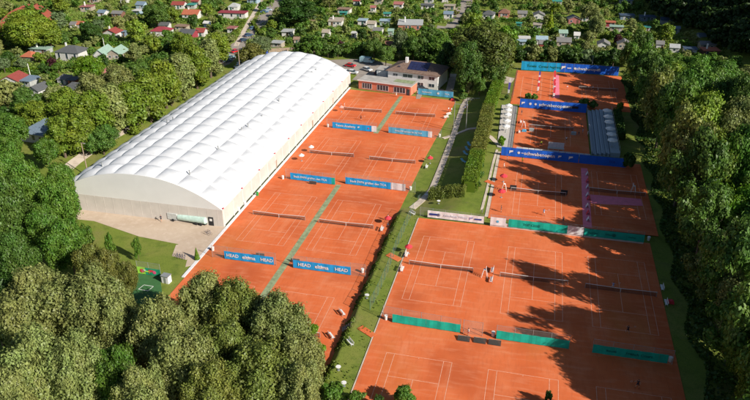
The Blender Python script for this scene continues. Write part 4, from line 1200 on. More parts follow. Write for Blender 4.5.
OLIVE = (.24, .27, .10); OLIVEB = (.185, .21, .06); GREEN = (.12, .21, .045); MIDG = (.11, .185, .046); DARKG = (.06, .115, .028); YELG = (.195, .26, .05); BRIGHT = (.15, .26, .04)
BROWNG = (.18, .185, .055); PURPLE = (.07, .025, .03); GREYG = (.16, .215, .10)
TONE = {OLIVE: 'olive', OLIVEB: 'brownish olive', GREEN: 'fresh green', MIDG: 'mid green', DARKG: 'dark green', YELG: 'yellow green', BRIGHT: 'bright green', BROWNG: 'brown tinged', PURPLE: 'dark purple', GREYG: 'grey green'}
HERO = [
    (84, 128, 12, 12, 'mid_poplar', YELG, 'slim tree between the second and third of the path row'), (137, 100, 11, 12, 'mid_poplar', OLIVE, 'slim tree between the fifth and sixth of the path row'),
    (170, 80, 10, 12, 'mid_poplar', YELG, 'slim tree between seventh and tallest of the path row'), (120, 108, 11, 11, 'mid_poplar', YELG, 'slim tree below the fifth of the path row'),
    (100, 134, 12, 9, 'mid_broad', MIDG, 'tree filling the near end of the path row beside the grass'),
    (10, 128, 14, 11, 'mid_broad', GREEN, 'tree at the left edge above the blue grey roof'), (34, 112, 13, 11, 'mid_broad', YELG, 'tree behind the blue grey roof'), (8, 148, 12, 10, 'mid_broad', GREEN, 'tree at the left edge touching the blue grey wall'),
    (22, 100, 11, 9, 'mid_broad', MIDG, 'tree below the white hut with dark ridge'), (46, 150, 10, 9, 'mid_broad', GREEN, 'tree before the right end of the blue grey roof'), (170, 92, 8, 7, 'mid_broad', OLIVE, 'low tree under the sixth of the path row'),
    # px, py, rpx, height, kind, colour, description
    (36, 300, 31, 17, 'near_plume', OLIVE, 'feathery olive tree at the left edge below the dark gap'),
    (92, 300, 28, 17, 'near_plume', OLIVE, 'feathery olive tree with the tallest top, lower left group'),
    (118, 318, 20, 15, 'near_plume', OLIVE, 'feathery olive tree nearest the mini football pitch'),
    (40, 362, 28, 17, 'near_plume', OLIVE, 'feathery olive tree low at the left corner'),
    (76, 365, 26, 16, 'near_plume', OLIVE, 'feathery olive tree left of the bright green crown'),
    (112, 368, 23, 14, 'near_broad', GREEN, 'bright leafy tree between the feathery olive trees at the bottom'),
    (14, 392, 24, 15, 'near_plume', OLIVE, 'olive tree cut by the bottom left corner'),
    (140, 395, 22, 14, 'near_plume', OLIVE, 'olive tree at the bottom right of the bright crown'),
    (160, 330, 24, 16, 'near_plume', OLIVE, 'olive tree left of the middle dark gap near the pitch'),
    (182, 362, 26, 16, 'near_plume', OLIVE, 'olive tree in the bottom middle group, left side'),
    (205, 300, 21, 15, 'near_plume', OLIVE, 'olive tree touching the lowest left clay court'),
    (236, 306, 22, 15, 'near_plume', OLIVEB, 'olive tree over the far baseline of the lowest left court'),
    (224, 348, 24, 15, 'near_plume', OLIVEB, 'brownish tree in the middle of the bottom group'),
    (278, 322, 24, 15, 'near_plume', OLIVE, 'olive tree below the green drainage strip'),
    (262, 372, 28, 15, 'near_plume', OLIVEB, 'brown tinged tree at the bottom, left of the bank'),
    (298, 358, 20, 14, 'near_plume', OLIVE, 'olive tree reaching the bank foot by the lower bench'),
    (300, 393, 18, 13, 'near_plume', OLIVE, 'olive tree at the bottom edge by the bank foot'),
    (212, 392, 22, 15, 'near_plume', OLIVEB, 'olive brown tree at the bottom edge centre left'),
    (106, 266, 14, 12, 'near_broad', BROWNG, 'brown tinged tree just above the feathery olive trees'),
    (92, 262, 16, 12, 'near_broad', BROWNG, 'brown tinged tree left of the mini pitch tree'),
    (127, 270, 9, 10, 'near_broad', BROWNG, 'small brown tinged tree overhanging the painted pitch panel'),
    (66, 238, 20, 13, 'near_broad', GREEN, 'green tree left of the three young trees on the lawn'),
    (44, 222, 18, 13, 'near_broad', GREEN, 'green tree left of the gravel yard, lower'),
    (60, 200, 17, 16, 'near_broad', GREEN, 'green tree covering the left end of the hall gable'),
    (28, 186, 22, 18, 'near_broad', GREEN, 'big green tree below the blue grey roof'),
    (58, 180, 15, 13, 'near_broad', GREEN, 'green tree between the gravel path and blue grey roof'),
    (4, 168, 18, 15, 'near_broad', GREEN, 'green tree at the left edge beside the blue grey roof'),
    (8, 205, 24, 18, 'near_broad', MIDG, 'mid green tree at the left edge, above the dark gap'),
    (14, 255, 20, 15, 'near_broad', MIDG, 'dull green tree at the left edge over the dark hollow'),
    (-12, 300, 22, 15, 'near_broad', DARKG, 'dark tree half outside the left edge'),
    # tree row by the gravel path
    (60, 132, 14, 12, 'mid_poplar', YELG, 'first tree of the path row, beside the blue grey roof'),
    (74, 122, 17, 15, 'mid_poplar', YELG, 'second tree of the path row from the near end'),
    (92, 112, 18, 16, 'mid_poplar', YELG, 'third tree of the path row from the near end'),
    (66, 103, 15, 14, 'mid_broad', YELG, 'yellowish tree behind the near end of path row'),
    (110, 104, 18, 16, 'mid_poplar', OLIVE, 'fourth tree of the path row from the near end'),
    (128, 96, 17, 17, 'mid_poplar', YELG, 'fifth tree of the path row from the near end'),
    (92, 92, 15, 14, 'mid_broad', OLIVE, 'tree behind the third of the path row'),
    (118, 80, 15, 14, 'mid_broad', OLIVE, 'tree behind the pink red roof, top of row'),
    (146, 88, 16, 17, 'mid_poplar', YELG, 'sixth tree of the path row, above the wooden pole'),
    (162, 76, 15, 17, 'mid_poplar', YELG, 'seventh tree of the path row from the near end'),
    (178, 66, 15, 17, 'mid_poplar', OLIVE, 'tallest tree of the path row'),
    (194, 60, 14, 16, 'mid_poplar', YELG, 'ninth tree of the path row from the near end'),
    (208, 52, 13, 15, 'mid_poplar', OLIVE, 'tenth tree of the path row from the near end'),
    (217, 43, 11, 13, 'mid_poplar', YELG, 'last tree of the path row near the road'),
    (140, 70, 13, 12, 'mid_broad', MIDG, 'tree behind the middle of the path row'),
    (182, 42, 10, 12, 'mid_broad', YELG, 'tree behind the far end of the path row'),
    (105, 130, 9, 7, 'mid_broad', MIDG, 'low tree on the grass side of the path row'),
    (250, 52, 12.5, 10, 'mid_broad', BROWNG, 'brown round tree beside the road behind the hall'),
    (261, 43, 10, 9, 'mid_broad', GREYG, 'greyish tree behind the brown round tree'),
    # behind the clubhouse
    (484, 48, 28, 22, 'near_broad', (.115, .14, .04), 'huge broad tree in the middle top of the scene'),
    (470, 60, 15, 18, 'near_broad', MIDG, 'dark tree at the left foot of the huge broad tree'),
    (495, 66, 12, 14, 'near_broad', MIDG, 'tree at the right foot of the huge broad tree'),
    (440, 44, 12, 13, 'mid_broad', GREEN, 'green tree left of the huge broad tree'),
    (427, 42, 12, 13, 'mid_broad', MIDG, 'dark green tree behind the white house roof'),
    (414, 46, 10, 11, 'mid_broad', MIDG, 'dark tree behind the solar panels'),
    (400, 42, 8, 12, 'mid_poplar', GREYG, 'slim grey green tree beside the white chimney'),
    (386, 52, 8, 9, 'mid_broad', MIDG, 'dark tree behind the grey garage'),
    (374, 46, 8, 10, 'mid_broad', MIDG, 'dark tree behind the light blue van'),
    (450, 56, 11, 13, 'mid_broad', DARKG, 'very dark tree right of the white house'),
    (30, 26, 24, 17, 'near_broad', YELG, 'huge green tree inside the red curved roof'),
    (14, 30, 10, 12, 'mid_broad', DARKG, 'dark tree at the left foot of the huge left tree'),
    (48, 34, 12, 12, 'mid_broad', YELG, 'yellow green tree right of the huge left tree'),
    (89, 68, 12, 13, 'mid_broad', BRIGHT, 'rich green tree before the white grey-roofed house'),
    (92, 31, 8, 9, 'mid_broad', DARKG, 'very dark round tree left of the red porch house'),
    (52, 63, 5, 6, 'small', PURPLE, 'dark purple tree beside the orange hip roof'),
    (298, 10, 17, 14, 'mid_broad', DARKG, 'large dark tree at the top right of the road'),
    (551, 18, 4.2, 9, 'conifer', (.23, .30, .03), 'bright yellow green conifer among the garden huts'),
    (618, 39, 4.5, 5, 'small', PURPLE, 'dark purple bush tree among the right gardens'),
    (340, 45, 3.5, 5, 'small', PURPLE, 'dark purple tree before the magenta hut'),
    (156, 12, 12, 13, 'mid_broad', MIDG, 'tall green tree right of the blue roof group'),
    (590, 10, 8, 11, 'mid_broad', OLIVE, 'tall olive tree at the edge of shaded gardens'),
    (597, 24, 7, 11, 'mid_broad', OLIVE, 'olive tree right of the cream hut'),
    (634, 52, 9, 11, 'mid_broad', OLIVE, 'olive tree behind the corner of the top court'),
    # young trees on the lawn by the gable
    (109, 238, 4.2, 7, 'small', GREEN, 'slim young tree in the middle of the lawn three'),
    (135.5, 241, 4, 6, 'small', GREEN, 'slim young tree on the right of the lawn three'),
    (84, 230, 8, 7, 'small', GREEN, 'loose young tree on the left of the lawn three'),
    (195.5, 247, 3, 3, 'conifer', BRIGHT, 'tiny young tree beside the kerb near the bicycles'),
    # by the house
    (464, 78, 5, 6, 'conifer', GREEN, 'slim tree right of the white house path'),
    (470, 84, 4.5, 5, 'small', OLIVE, 'small olive tree second right of the house path'),
    (480, 84, 6, 7, 'mid_broad', GREEN, 'round small tree left of the clipped hedge end'),
    (463, 93, 5, 3, 'small', MIDG, 'round bush tree beside the red bag'),
]
# trees of the wood on the right
BELT = [(652, 72, 17, 13, MIDG), (672, 76, 18, 15, GREEN), (697, 78, 17, 15, GREEN), (722, 86, 18, 16, GREEN), (744, 88, 16, 15, OLIVE), (650, 98, 13, 12, MIDG), (668, 100, 19, 16, YELG), (692, 104, 19, 17, GREEN), (716, 108, 17, 17, MIDG), (742, 116, 19, 18, MIDG),
        (652, 126, 14, 14, MIDG), (674, 130, 17, 17, MIDG), (700, 146, 23, 20, YELG), (734, 150, 21, 20, OLIVE), (664, 158, 16, 17, MIDG), (684, 176, 20, 19, OLIVE), (712, 176, 22, 20, YELG), (742, 182, 20, 20, GREEN),
        (668, 200, 16, 18, DARKG), (690, 212, 20, 19, MIDG), (718, 210, 22, 20, BRIGHT), (748, 214, 20, 20, BRIGHT), (676, 240, 15, 17, DARKG), (700, 250, 21, 19, GREEN), (730, 246, 22, 20, OLIVE),
        (692, 286, 20, 18, BROWNG), (718, 284, 21, 19, OLIVE), (746, 280, 20, 19, BRIGHT), (708, 318, 22, 18, BROWNG), (738, 320, 23, 19, YELG), (724, 356, 24, 18, YELG), (752, 366, 24, 18, DARKG), (730, 396, 24, 17, GREEN), (758, 410, 24, 17, GREEN), (776, 330, 26, 19, GREEN), (778, 250, 24, 19, GREEN), (772, 170, 22, 18, GREEN), (768, 120, 20, 17, GREEN)]
ORD = 'first second third fourth fifth sixth seventh eighth ninth tenth eleventh twelfth thirteenth fourteenth fifteenth sixteenth seventeenth eighteenth nineteenth twentieth 21st 22nd 23rd 24th 25th 26th 27th 28th 29th 30th'.split()[::-1][-26:][::-1]
ORD = 'first second third fourth fifth sixth seventh eighth ninth tenth eleventh twelfth thirteenth fourteenth fifteenth sixteenth seventeenth eighteenth nineteenth twentieth 21st 22nd 23rd 24th'.split()
MID_LM = ['beside the top court stands', 'over the top court corner', 'behind the grandstand', 'in the upper middle of the wood', 'at the upper right edge']
for (px, py, rp, h, kd, c, lb) in HERO:
    if kd == 'mid_poplar': py += 1
    rp *= 1.42 if kd == 'near_plume' else (1.22 if kd == 'mid_poplar' else 1.2 if kd in ('mid_poplar', 'mid_broad') else 1.1)
    if kd == 'near_plume': h *= .94
    x, y, z, R = crown_at(px, py, rp, h)
    nm_ = 'conifer' if kd == 'conifer' else 'tree'
    plant(kd, x, y, z, R, h, c, lb, nm_, 'tree', 'trees')
ROWS_LM = [(0, 95, 'level with the top clay court'), (95, 145, 'level with the stand court'), (145, 190, 'level with the red parasol court'), (190, 232, 'level with the pink cross carpet'), (232, 300, 'level with the shaded net court'), (300, 345, 'level with the player at the baseline'), (345, 500, 'at the bottom right below the teal screen')]
pools = {}
for i, b in enumerate(BELT):
    r_ = next(k for k, q in enumerate(ROWS_LM) if q[0] <= b[1] < q[1]); pools.setdefault(r_, []).append(i)
for r_, idx in pools.items():
    idx.sort(key=lambda i: BELT[i][0])
    for n_, i in enumerate(idx):
        px, py, rp, h, c = BELT[i]
        x, y, z, R = crown_at(px, py, rp, h)
        R *= 1.15; h += (4.0 if 125 < y < 205 else .5)
        x = max(x, 36.5)
        if 90 < y < 135 and x < 50: h *= .74
        ordn = ['first', 'second', 'third', 'fourth', 'fifth', 'sixth', 'seventh', 'eighth', 'ninth'][n_]
        plant('near_broad', x, y, Z(x, y), R * 1.05, h, c, '%s %s wood tree from the courts %s' % (ordn, TONE[c], ROWS_LM[r_][2]), 'tree', 'tree', 'trees of the wood right of the courts')
FRONT = [(56, 21), (66, 22), (76, 15), (87, 25), (96, 13), (104, 25), (113.5, 13), (123, 22), (132, 15), (141, 26), (150, 27), (159, 25), (168, 27), (177, 26), (186, 24), (195, 26), (204, 19), (213, 21), (223, 15), (233, 20), (243, 17), (253, 20)]
for n_, (ye, hh_) in enumerate(FRONT):
    plant('wood_broad', 34.8 + rnd.uniform(-.8, 1.6), ye, 0, rnd.uniform(5.4, 6.6) * (.82 if hh_ < 16 else 1), hh_, [GREEN, MIDG, OLIVEB, MIDG][n_ % 4],
          '%s tree counted from the near end along the wood edge facing the courts' % ORD[n_], 'tree', 'tree', 'front row of the wood right of the courts')
for n_, ye in enumerate((58, 67, 76, 86, 104, 124, 139)):
    plant('near_broad', 45.5 + rnd.uniform(-1.5, 1.5), ye, 0, 6.0, rnd.uniform(15, 20), [GREEN, YELG, MIDG][n_ % 3], '%s tree from the bottom in the second row of the near wood' % ORD[n_], 'tree', 'tree', 'second row of the wood right of the courts')
# trees south of the frame whose shadow reaches the clay
for (x, y, h, R) in ((38, 92, 19, 7), (38, 79, 20, 7), (34, 66, 20, 7), (26, 57, 19, 7), (14, 52, 15, 6), (44, 104, 18, 6.5)):
    plant('near_broad', x, y, 0, R, h, GREEN, 'tall green tree just beyond the bottom right edge casting shade on clay', 'tree', 'tree', 'shade trees outside the frame')

# bottom corner bushes on the bank and at the front court
for (px, py, rp, h, c, lb) in [(333, 396, 15, 3.5, GREEN, 'leafy bush at the bottom of the bank below the white table'), (355, 398, 10, 3, GREEN, 'leafy bush at the bottom beside the clay corner'), (378, 402, 6, 3, DARKG, 'dark bush at the bottom left of the front court'),
                               (404, 398, 12, 4, GREEN, 'bright leafy treetop poking up over the front court'), (318, 345, 8, 3.5, BRIGHT, 'loose bright shrub on the lowest left court corner'), (313, 325, 6, 3, BRIGHT, 'thin bright shrub by the olive crowns on the clay'), (549, 397, 4, 3, DARKG, 'dark tuft at the bottom of the middle front court'),
                               (296, 306, 4, 4, BRIGHT, 'small bright tuft over the green strip end')]:
    P = G(px, py, h * .5); plant('small', P.x, P.y, Z(P.x, P.y), rp * mpp(P.x, P.y), h, c, lb, 'shrub', 'bush', 'shrubs')
# round bushes on the lawn between hedge and upper court
for (px, py, rp, h, c, lb) in [(481.5, 165.5, 3.8, 2.2, MIDG, 'round bush, topmost of three beside the upper court path'), (480, 174.5, 4, 2.2, MIDG, 'round bush, middle of three beside the upper court path'), (477.5, 184, 4.4, 2.3, MIDG, 'round bush, lowest of three beside the upper court path'),
                               (501.5, 141, 4.2, 3.0, BRIGHT, 'bright round bush at the near end of the plank terrace'), (506.5, 97.5, 3, 2, MIDG, 'small round bush by the violet flags'), (529, 96.5, 4.2, 2.6, GREEN, 'bright bush between the top court and stand court'), (534.5, 97.5, 3.8, 2.2, GREEN, 'second bright bush between the top court and stand court'),
                               (584, 103.2, 6.5, 3, MIDG, 'dark bush left of two behind the grandstand end'), (593, 104.5, 6, 3, MIDG, 'dark bush right of two behind the grandstand end'),
                               (630, 160, 6.5, 5, DARKG, 'dark round shrub at the right end of the blue banner'), (497.5, 70, 5, 4, BRIGHT, 'bright shrub left of the top court corner'), (620, 107, 4, 3, YELG, 'shrub behind the grandstand umbrellas'),
                               (619, 120, 4.5, 3, DARKG, 'dark shrub on the slope behind the grandstand'), (105, 133, 6, 3, DARKG, 'dark bush on the grass by the gravel path'), (200, 78, 5, 3, MIDG, 'bush beside the far end of gravel path'), (226, 73, 6, 3.5, MIDG, 'bush between the road and far left hall corner')]:
    P = G(px, py, h * .5 + ZC * .8); plant('bush', P.x, P.y, Z(P.x, P.y), rp * mpp(P.x, P.y), h, c, lb, 'bush', 'bush', 'round bushes')


# ------------------------------------------------------------------ hedges
def hedge(x0, y0, x1, y1, wdt, h, col, label, dens=14, ls=.34, group='hedges', wob=.25):
    a = Vector((x0, y0, 0)); b = Vector((x1, y1, 0)); L = (b - a).length; ang = math.atan2(y1 - y0, x1 - x0)
    rng = np.random.default_rng(int(abs(x0 * 13 + y0 * 7)) + 1); area = L * (wdt + 2 * h) + 2 * wdt * h; n = int(area * dens)
    n = min(n, 30000)
    s = rng.random(n) * L; w_ = rng.random(n)
    per = wdt + 2 * h; q = w_ * per
    top = (q > h) & (q < h + wdt)
    yy = np.where(q <= h, -wdt / 2, np.where(top, q - h - wdt / 2, wdt / 2)); zz = np.where(q <= h, q, np.where(top, h, per - q))
    N = np.stack([np.zeros(n), np.where(q <= h, -1, np.where(top, 0, 1)), np.where(top, 1, .25)], 1).astype(float)
    bul = 1 + wob * .5 * np.sin(s * 1.1) * np.sin(s * .37 + 1) + wob * .3 * np.sin(s * 2.7 + yy)
    yy = yy * bul + rng.normal(size=n) * .08; zz = zz * (1 + wob * .35 * np.sin(s * .8 + 2) * np.cos(s * 2.1)) + rng.normal(size=n) * .08
    off = np.where(rng.random(n) < .25, rng.uniform(-.45, 0, n), 0)
    C_ = np.stack([s, yy, zz], 1) + N * off[:, None]
    N = N + rng.normal(size=(n, 3)) * .55; N /= np.linalg.norm(N, axis=1)[:, None]
    zg = np.array([Z(a.x + math.cos(ang) * t, a.y + math.sin(ang) * t) for t in np.linspace(0, L, 30)])
    C_[:, 2] += np.interp(C_[:, 0], np.linspace(0, L, 30), zg)
    V = leaf_quads(C_, N, ls * rng.uniform(.6, 1.4, n), rng, 1.3)
    me = quads_mesh('hedge', V, [M_leaf])
    o = bpy.data.objects.new('hedge', me); COL.objects.link(o); o.location = (a.x, a.y, 0); o.rotation_euler = (0, 0, ang); o.color = (*col, 1)
    tag(o, label, 'hedge', group)
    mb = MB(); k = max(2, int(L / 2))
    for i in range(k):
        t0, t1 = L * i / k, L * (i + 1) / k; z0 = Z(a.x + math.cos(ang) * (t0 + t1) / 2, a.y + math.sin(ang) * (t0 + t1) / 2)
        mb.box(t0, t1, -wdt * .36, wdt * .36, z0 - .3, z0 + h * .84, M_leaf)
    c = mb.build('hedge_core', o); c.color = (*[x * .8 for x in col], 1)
    return o


def hedge_px(p, q, z, wdt, h, col, label, **k):
    a = G(*p, z); b = G(*q, z); return hedge(a.x, a.y, b.x, b.y, wdt, h, col, label, **k)


hedge_px((468.5, 196), (477, 163), -.2, 3.6, 3.0, (.15, .225, .04), 'thick clipped hedge, near stretch beside the blue loungers', wob=.14, dens=34, ls=.2)
hedge_px((477.5, 161), (488, 117), -.2, 3.6, 3.2, (.19, .205, .055), 'thick hedge, olive middle stretch left of the plank terrace', wob=.2, dens=34, ls=.2)
hedge_px((488.5, 115), (499, 85), 0, 3.4, 3.0, (.15, .235, .04), 'thick clipped hedge, far stretch below the huge tree', wob=.12, dens=30, ls=.22)
hedge_px((429, 197), (465, 201.5), -.9, 3.0, 2.2, (.17, .195, .05), 'clipped hedge running across above the white car banner', wob=.25, dens=34, ls=.2)
hedge_px((358, 85.5), (408, 91.5), -1, 1.0, .9, (.15, .165, .04), 'low hedge in front of the salmon clubhouse', dens=16)
hedge_px((616, 115), (621, 140), ZC, 2.0, 2.2, DARKG, 'dark hedge behind the grandstand platform')

# ------------------------------------------------------------------ garden houses
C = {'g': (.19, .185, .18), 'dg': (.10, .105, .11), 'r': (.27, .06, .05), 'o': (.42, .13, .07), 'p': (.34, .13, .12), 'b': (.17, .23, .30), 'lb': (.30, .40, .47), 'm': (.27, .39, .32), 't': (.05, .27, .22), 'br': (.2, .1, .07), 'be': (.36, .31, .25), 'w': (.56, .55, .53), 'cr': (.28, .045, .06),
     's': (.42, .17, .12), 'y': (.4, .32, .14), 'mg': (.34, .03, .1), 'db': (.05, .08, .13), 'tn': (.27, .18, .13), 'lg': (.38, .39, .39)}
HUTS = [  # px, py(base), width px, roof, wall, type, depth m, label
    (68, 61, 28, 'dg', 'w', 'hip', 8, 'big grey-roofed white house by mint roofs'), (27, 62, 12, 'o', 'tn', 'hip', 6, 'hut with bright orange hip roof'), (39, 54, 20, 'm', 'lg', 'flat', 4, 'long pale green shed roof'),
    (100, 61, 13, 'm', 'w', 'gable', 9, 'left mint green gabled roof house'), (114, 60, 15, 'm', 'be', 'gable', 8, 'right mint green gabled roof house'), (10, 87, 20, 'r', 'w', 'gable', 7, 'white house with long red roof'),
    (24, 86.5, 17, 'b', 'lg', 'flat', 6, 'blue grey shed beside the red roof'), (34, 97, 14, 'dg', 'w', 'gable', 6, 'white hut with dark ridge roof'), (62, 84.5, 9, 'g', 'w', 'hip', 5, 'white hut with small grey roof'), (72.5, 85.5, 8, 'dg', 'o', 'flat', 4, 'orange open shed'),
    (70, 96, 17, 'dg', 'be', 'hip', 7, 'grey hipped roof below orange shed'), (97, 84.5, 17, 'p', 'w', 'gable', 7, 'pinkish red roof with chimney'), (35, 143, 34, 'b', 'w', 'hip', 13, 'blue grey roof between the large trees'),
    (110, 38, 15, 'r', 'w', 'gable', 6, 'white house with red porch roof'), (123.5, 36, 4, 'b', 'b', 'flat', 2.5, 'tiny blue shed'), (160, 36, 20, 'cr', 'w', 'hip', 6, 'low crimson-roofed house'), (164, 30, 10, 'dg', 'w', 'gable', 4, 'grey roof behind the crimson one'),
    (124, 3.5, 7, 'w', 'w', 'gable', 4, 'small white house on the far lawn'), (140, 9, 9, 'b', 'lb', 'gable', 5, 'blue roofed house far back'), (136.5, 15, 8, 'w', 'lb', 'flat', 4, 'white hut below the blue roof'), (101.5, 17, 8, 'b', 'w', 'gable', 4, 'blue and white hut far left'),
    (117, 18, 11, 'g', 'br', 'gable', 4, 'grey-roofed brown hut'), (94, 3, 10, 'dg', 'be', 'flat', 5, 'dark flat roof at the top edge'), (86, 11, 12, 'p', 'be', 'flat', 5, 'pale pink flat hut'), (73, 29, 6, 'g', 'w', 'gable', 4, 'little grey hut right of the huge tree'), (79, 28.5, 7, 'o', 'be', 'gable', 4, 'little orange hut right of the huge tree'),
    (178, 9, 13, 'r', 'w', 'gable', 5, 'row house with dull red roof'), (190, 19, 17, 'o', 'w', 'gable', 7, 'large orange-roofed white house'), (181, 31, 13, 'tn', 'be', 'flat', 4, 'tan flat hut'), (186, 39, 16, 'dg', 'cr', 'gable', 6, 'dark-roofed house with red wall'), (200, 37, 9, 'r', 'w', 'gable', 5, 'small red roof by the tree row'),
    (206, 27.5, 5, 'w', 'db', 'gable', 3, 'small white gable by the orange house'), (233, 11, 10, 'lg', 'w', 'hip', 6, 'white house with grey hip roof'), (232, 18.5, 29, 'cr', 'w', 'flat', 5, 'long low crimson-roofed pavilion'), (231, 33, 8, 'p', 'w', 'flat', 4, 'white hut by the road verge'), (252, 3.5, 11, 'dg', 'lb', 'gable', 5, 'grey house at the road top'),
    (195, 5.5, 8, 'r', 'be', 'gable', 4, 'little red roof far back'), (191, 9, 8, 't', 'lg', 'flat', 4, 'teal roof beside the orange house'), (287, 36.5, 11, 'lg', 'w', 'flat', 5, 'white box hut on the lawn'), (276, 48, 12, 'lg', 'be', 'flat', 4, 'pink white hut behind the hall'),
    (343.5, 13.5, 13, 'tn', 'w', 'flat', 4, 'pale hut with brown roof edge'), (343, 17, 7, 't', 't', 'flat', 2.5, 'turquoise box in the garden'), (335, 26, 14, 'be', 'w', 'mono', 5, 'white hut with sloping beige roof'), (325.5, 37, 7, 'be', 'w', 'gable', 4, 'white hut with arched porch'), (307.5, 50.5, 7, 'br', 'br', 'flat', 4, 'brown open shed behind the hall'),
    (342, 51, 8, 'lg', 'mg', 'gable', 4, 'white hut with magenta side'), (298, 20, 19, 'be', 'be', 'flat', 3, 'long beige roof by the dark tree'), (356.5, 5, 7, 'r', 'w', 'gable', 4, 'red and white hut top middle'), (362, 25, 9, 'lb', 'w', 'flat', 4, 'white hut with pale blue roof'), (296.5, 44, 4, 'tn', 'be', 'gable', 3, 'tiny tan shed'), (354, 37.5, 4, 'w', 'w', 'flat', 3, 'tiny white shed'),
    (410, 31, 25, 'lg', 's', 'mono', 8, 'salmon building with grey metal roof'), (427, 9.5, 13, 'dg', 'w', 'flat', 4, 'white box hut with black roof edge'), (398, 8.5, 9, 'p', 'w', 'gable', 4, 'pink-roofed hut'), (378, 4, 8, 'dg', 'be', 'flat', 4, 'dark hut top middle'), (387, 18, 7, 't', 'lg', 'flat', 3, 'turquoise roofed shed'), (384.5, 25.5, 10, 'lb', 'm', 'flat', 4, 'long pale blue shed'), (371, 28.5, 8, 'be', 'w', 'gable', 4, 'beige hut by the pale blue shed'),
    (377, 35.5, 9, 'g', 'w', 'gable', 4, 'grey and white hut with white pole'), (390.5, 35.5, 4, 'm', 'm', 'gable', 3, 'tiny mint shed'), (392.5, 50, 15, 'br', 'o', 'gable', 4, 'orange brown hut behind the car park'), (448, 18.5, 9, 'b', 'w', 'gable', 4, 'white house by the pale crossroads'), (449, 10, 11, 'be', 'be', 'flat', 4, 'beige bungalow by the lane'), (373, 11.5, 5, 'p', 'w', 'gable', 3, 'tiny pink hut'), (445, 2, 6, 'w', 'w', 'gable', 4, 'white hut at the top edge'), (428.5, 2.8, 9, 't', 'lg', 'flat', 3, 'turquoise roof at the top edge'),
    (487.5, 19, 12, 'dg', 'w', 'hip', 6, 'hip roofed grey house behind the huge tree'), (503.5, 17.5, 11, 'br', 's', 'hip', 6, 'red brown hip roofed house'), (522, 18, 9, 'g', 'be', 'gable', 4, 'grey gable right of red brown house'), (539, 20, 11, 'g', 'w', 'gable', 5, 'grey gable left of the conifer'), (537, 29.5, 8, 'be', 'w', 'flat', 4, 'white hut with glass front'), (524.5, 43.5, 11, 'w', 'w', 'flat', 4, 'white flat roofed hut'), (521, 46.5, 11, 'lb', 'lb', 'flat', 3, 'pale blue roof below the white hut'),
    (541.5, 44.5, 11, 'lb', 'w', 'gable', 4, 'pale blue roofed hut'), (518.5, 27.5, 4, 't', 't', 'flat', 2, 'tiny turquoise roof'), (574, 24, 12, 'g', 'p', 'gable', 5, 'cream and pink hut'), (586, 21, 9, 'g', 'w', 'gable', 4, 'white fronted grey hut'), (557, 5.5, 9, 't', 'lg', 'flat', 3, 'green roof at the top right'), (610, 27, 9, 'o', 'cr', 'flat', 3, 'orange awning hut'), (616, 31.5, 13, 'm', 'be', 'flat', 3, 'long pale green canopy'), (563, 38, 8, 'm', 'lg', 'gable', 4, 'greenhouse with pale glass roof'), (576.5, 40, 5, 'w', 'w', 'gable', 4, 'narrow white gabled hut'),
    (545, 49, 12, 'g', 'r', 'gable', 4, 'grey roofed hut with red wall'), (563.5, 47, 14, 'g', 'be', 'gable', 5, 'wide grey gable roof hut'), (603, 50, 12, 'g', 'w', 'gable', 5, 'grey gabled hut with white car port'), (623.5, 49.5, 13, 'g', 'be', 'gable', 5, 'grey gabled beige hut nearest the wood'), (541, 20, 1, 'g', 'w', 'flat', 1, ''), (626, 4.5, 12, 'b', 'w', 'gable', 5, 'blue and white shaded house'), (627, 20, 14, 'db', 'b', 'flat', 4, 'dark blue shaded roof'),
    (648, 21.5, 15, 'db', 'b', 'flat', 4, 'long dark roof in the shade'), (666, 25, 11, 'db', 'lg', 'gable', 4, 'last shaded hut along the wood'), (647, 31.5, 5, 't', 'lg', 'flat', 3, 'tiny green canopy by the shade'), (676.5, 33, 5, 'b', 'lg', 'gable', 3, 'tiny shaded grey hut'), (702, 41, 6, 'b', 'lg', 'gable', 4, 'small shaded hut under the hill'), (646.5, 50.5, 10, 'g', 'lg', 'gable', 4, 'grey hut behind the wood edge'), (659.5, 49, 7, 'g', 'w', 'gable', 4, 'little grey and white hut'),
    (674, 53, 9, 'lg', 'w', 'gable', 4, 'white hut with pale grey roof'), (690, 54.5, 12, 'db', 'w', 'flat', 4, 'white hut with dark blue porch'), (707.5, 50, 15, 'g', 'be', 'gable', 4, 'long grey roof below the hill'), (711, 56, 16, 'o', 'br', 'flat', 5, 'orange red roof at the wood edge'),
]
HRECT = []; LMK = []
RC = random.Random(3)
used_h = set()
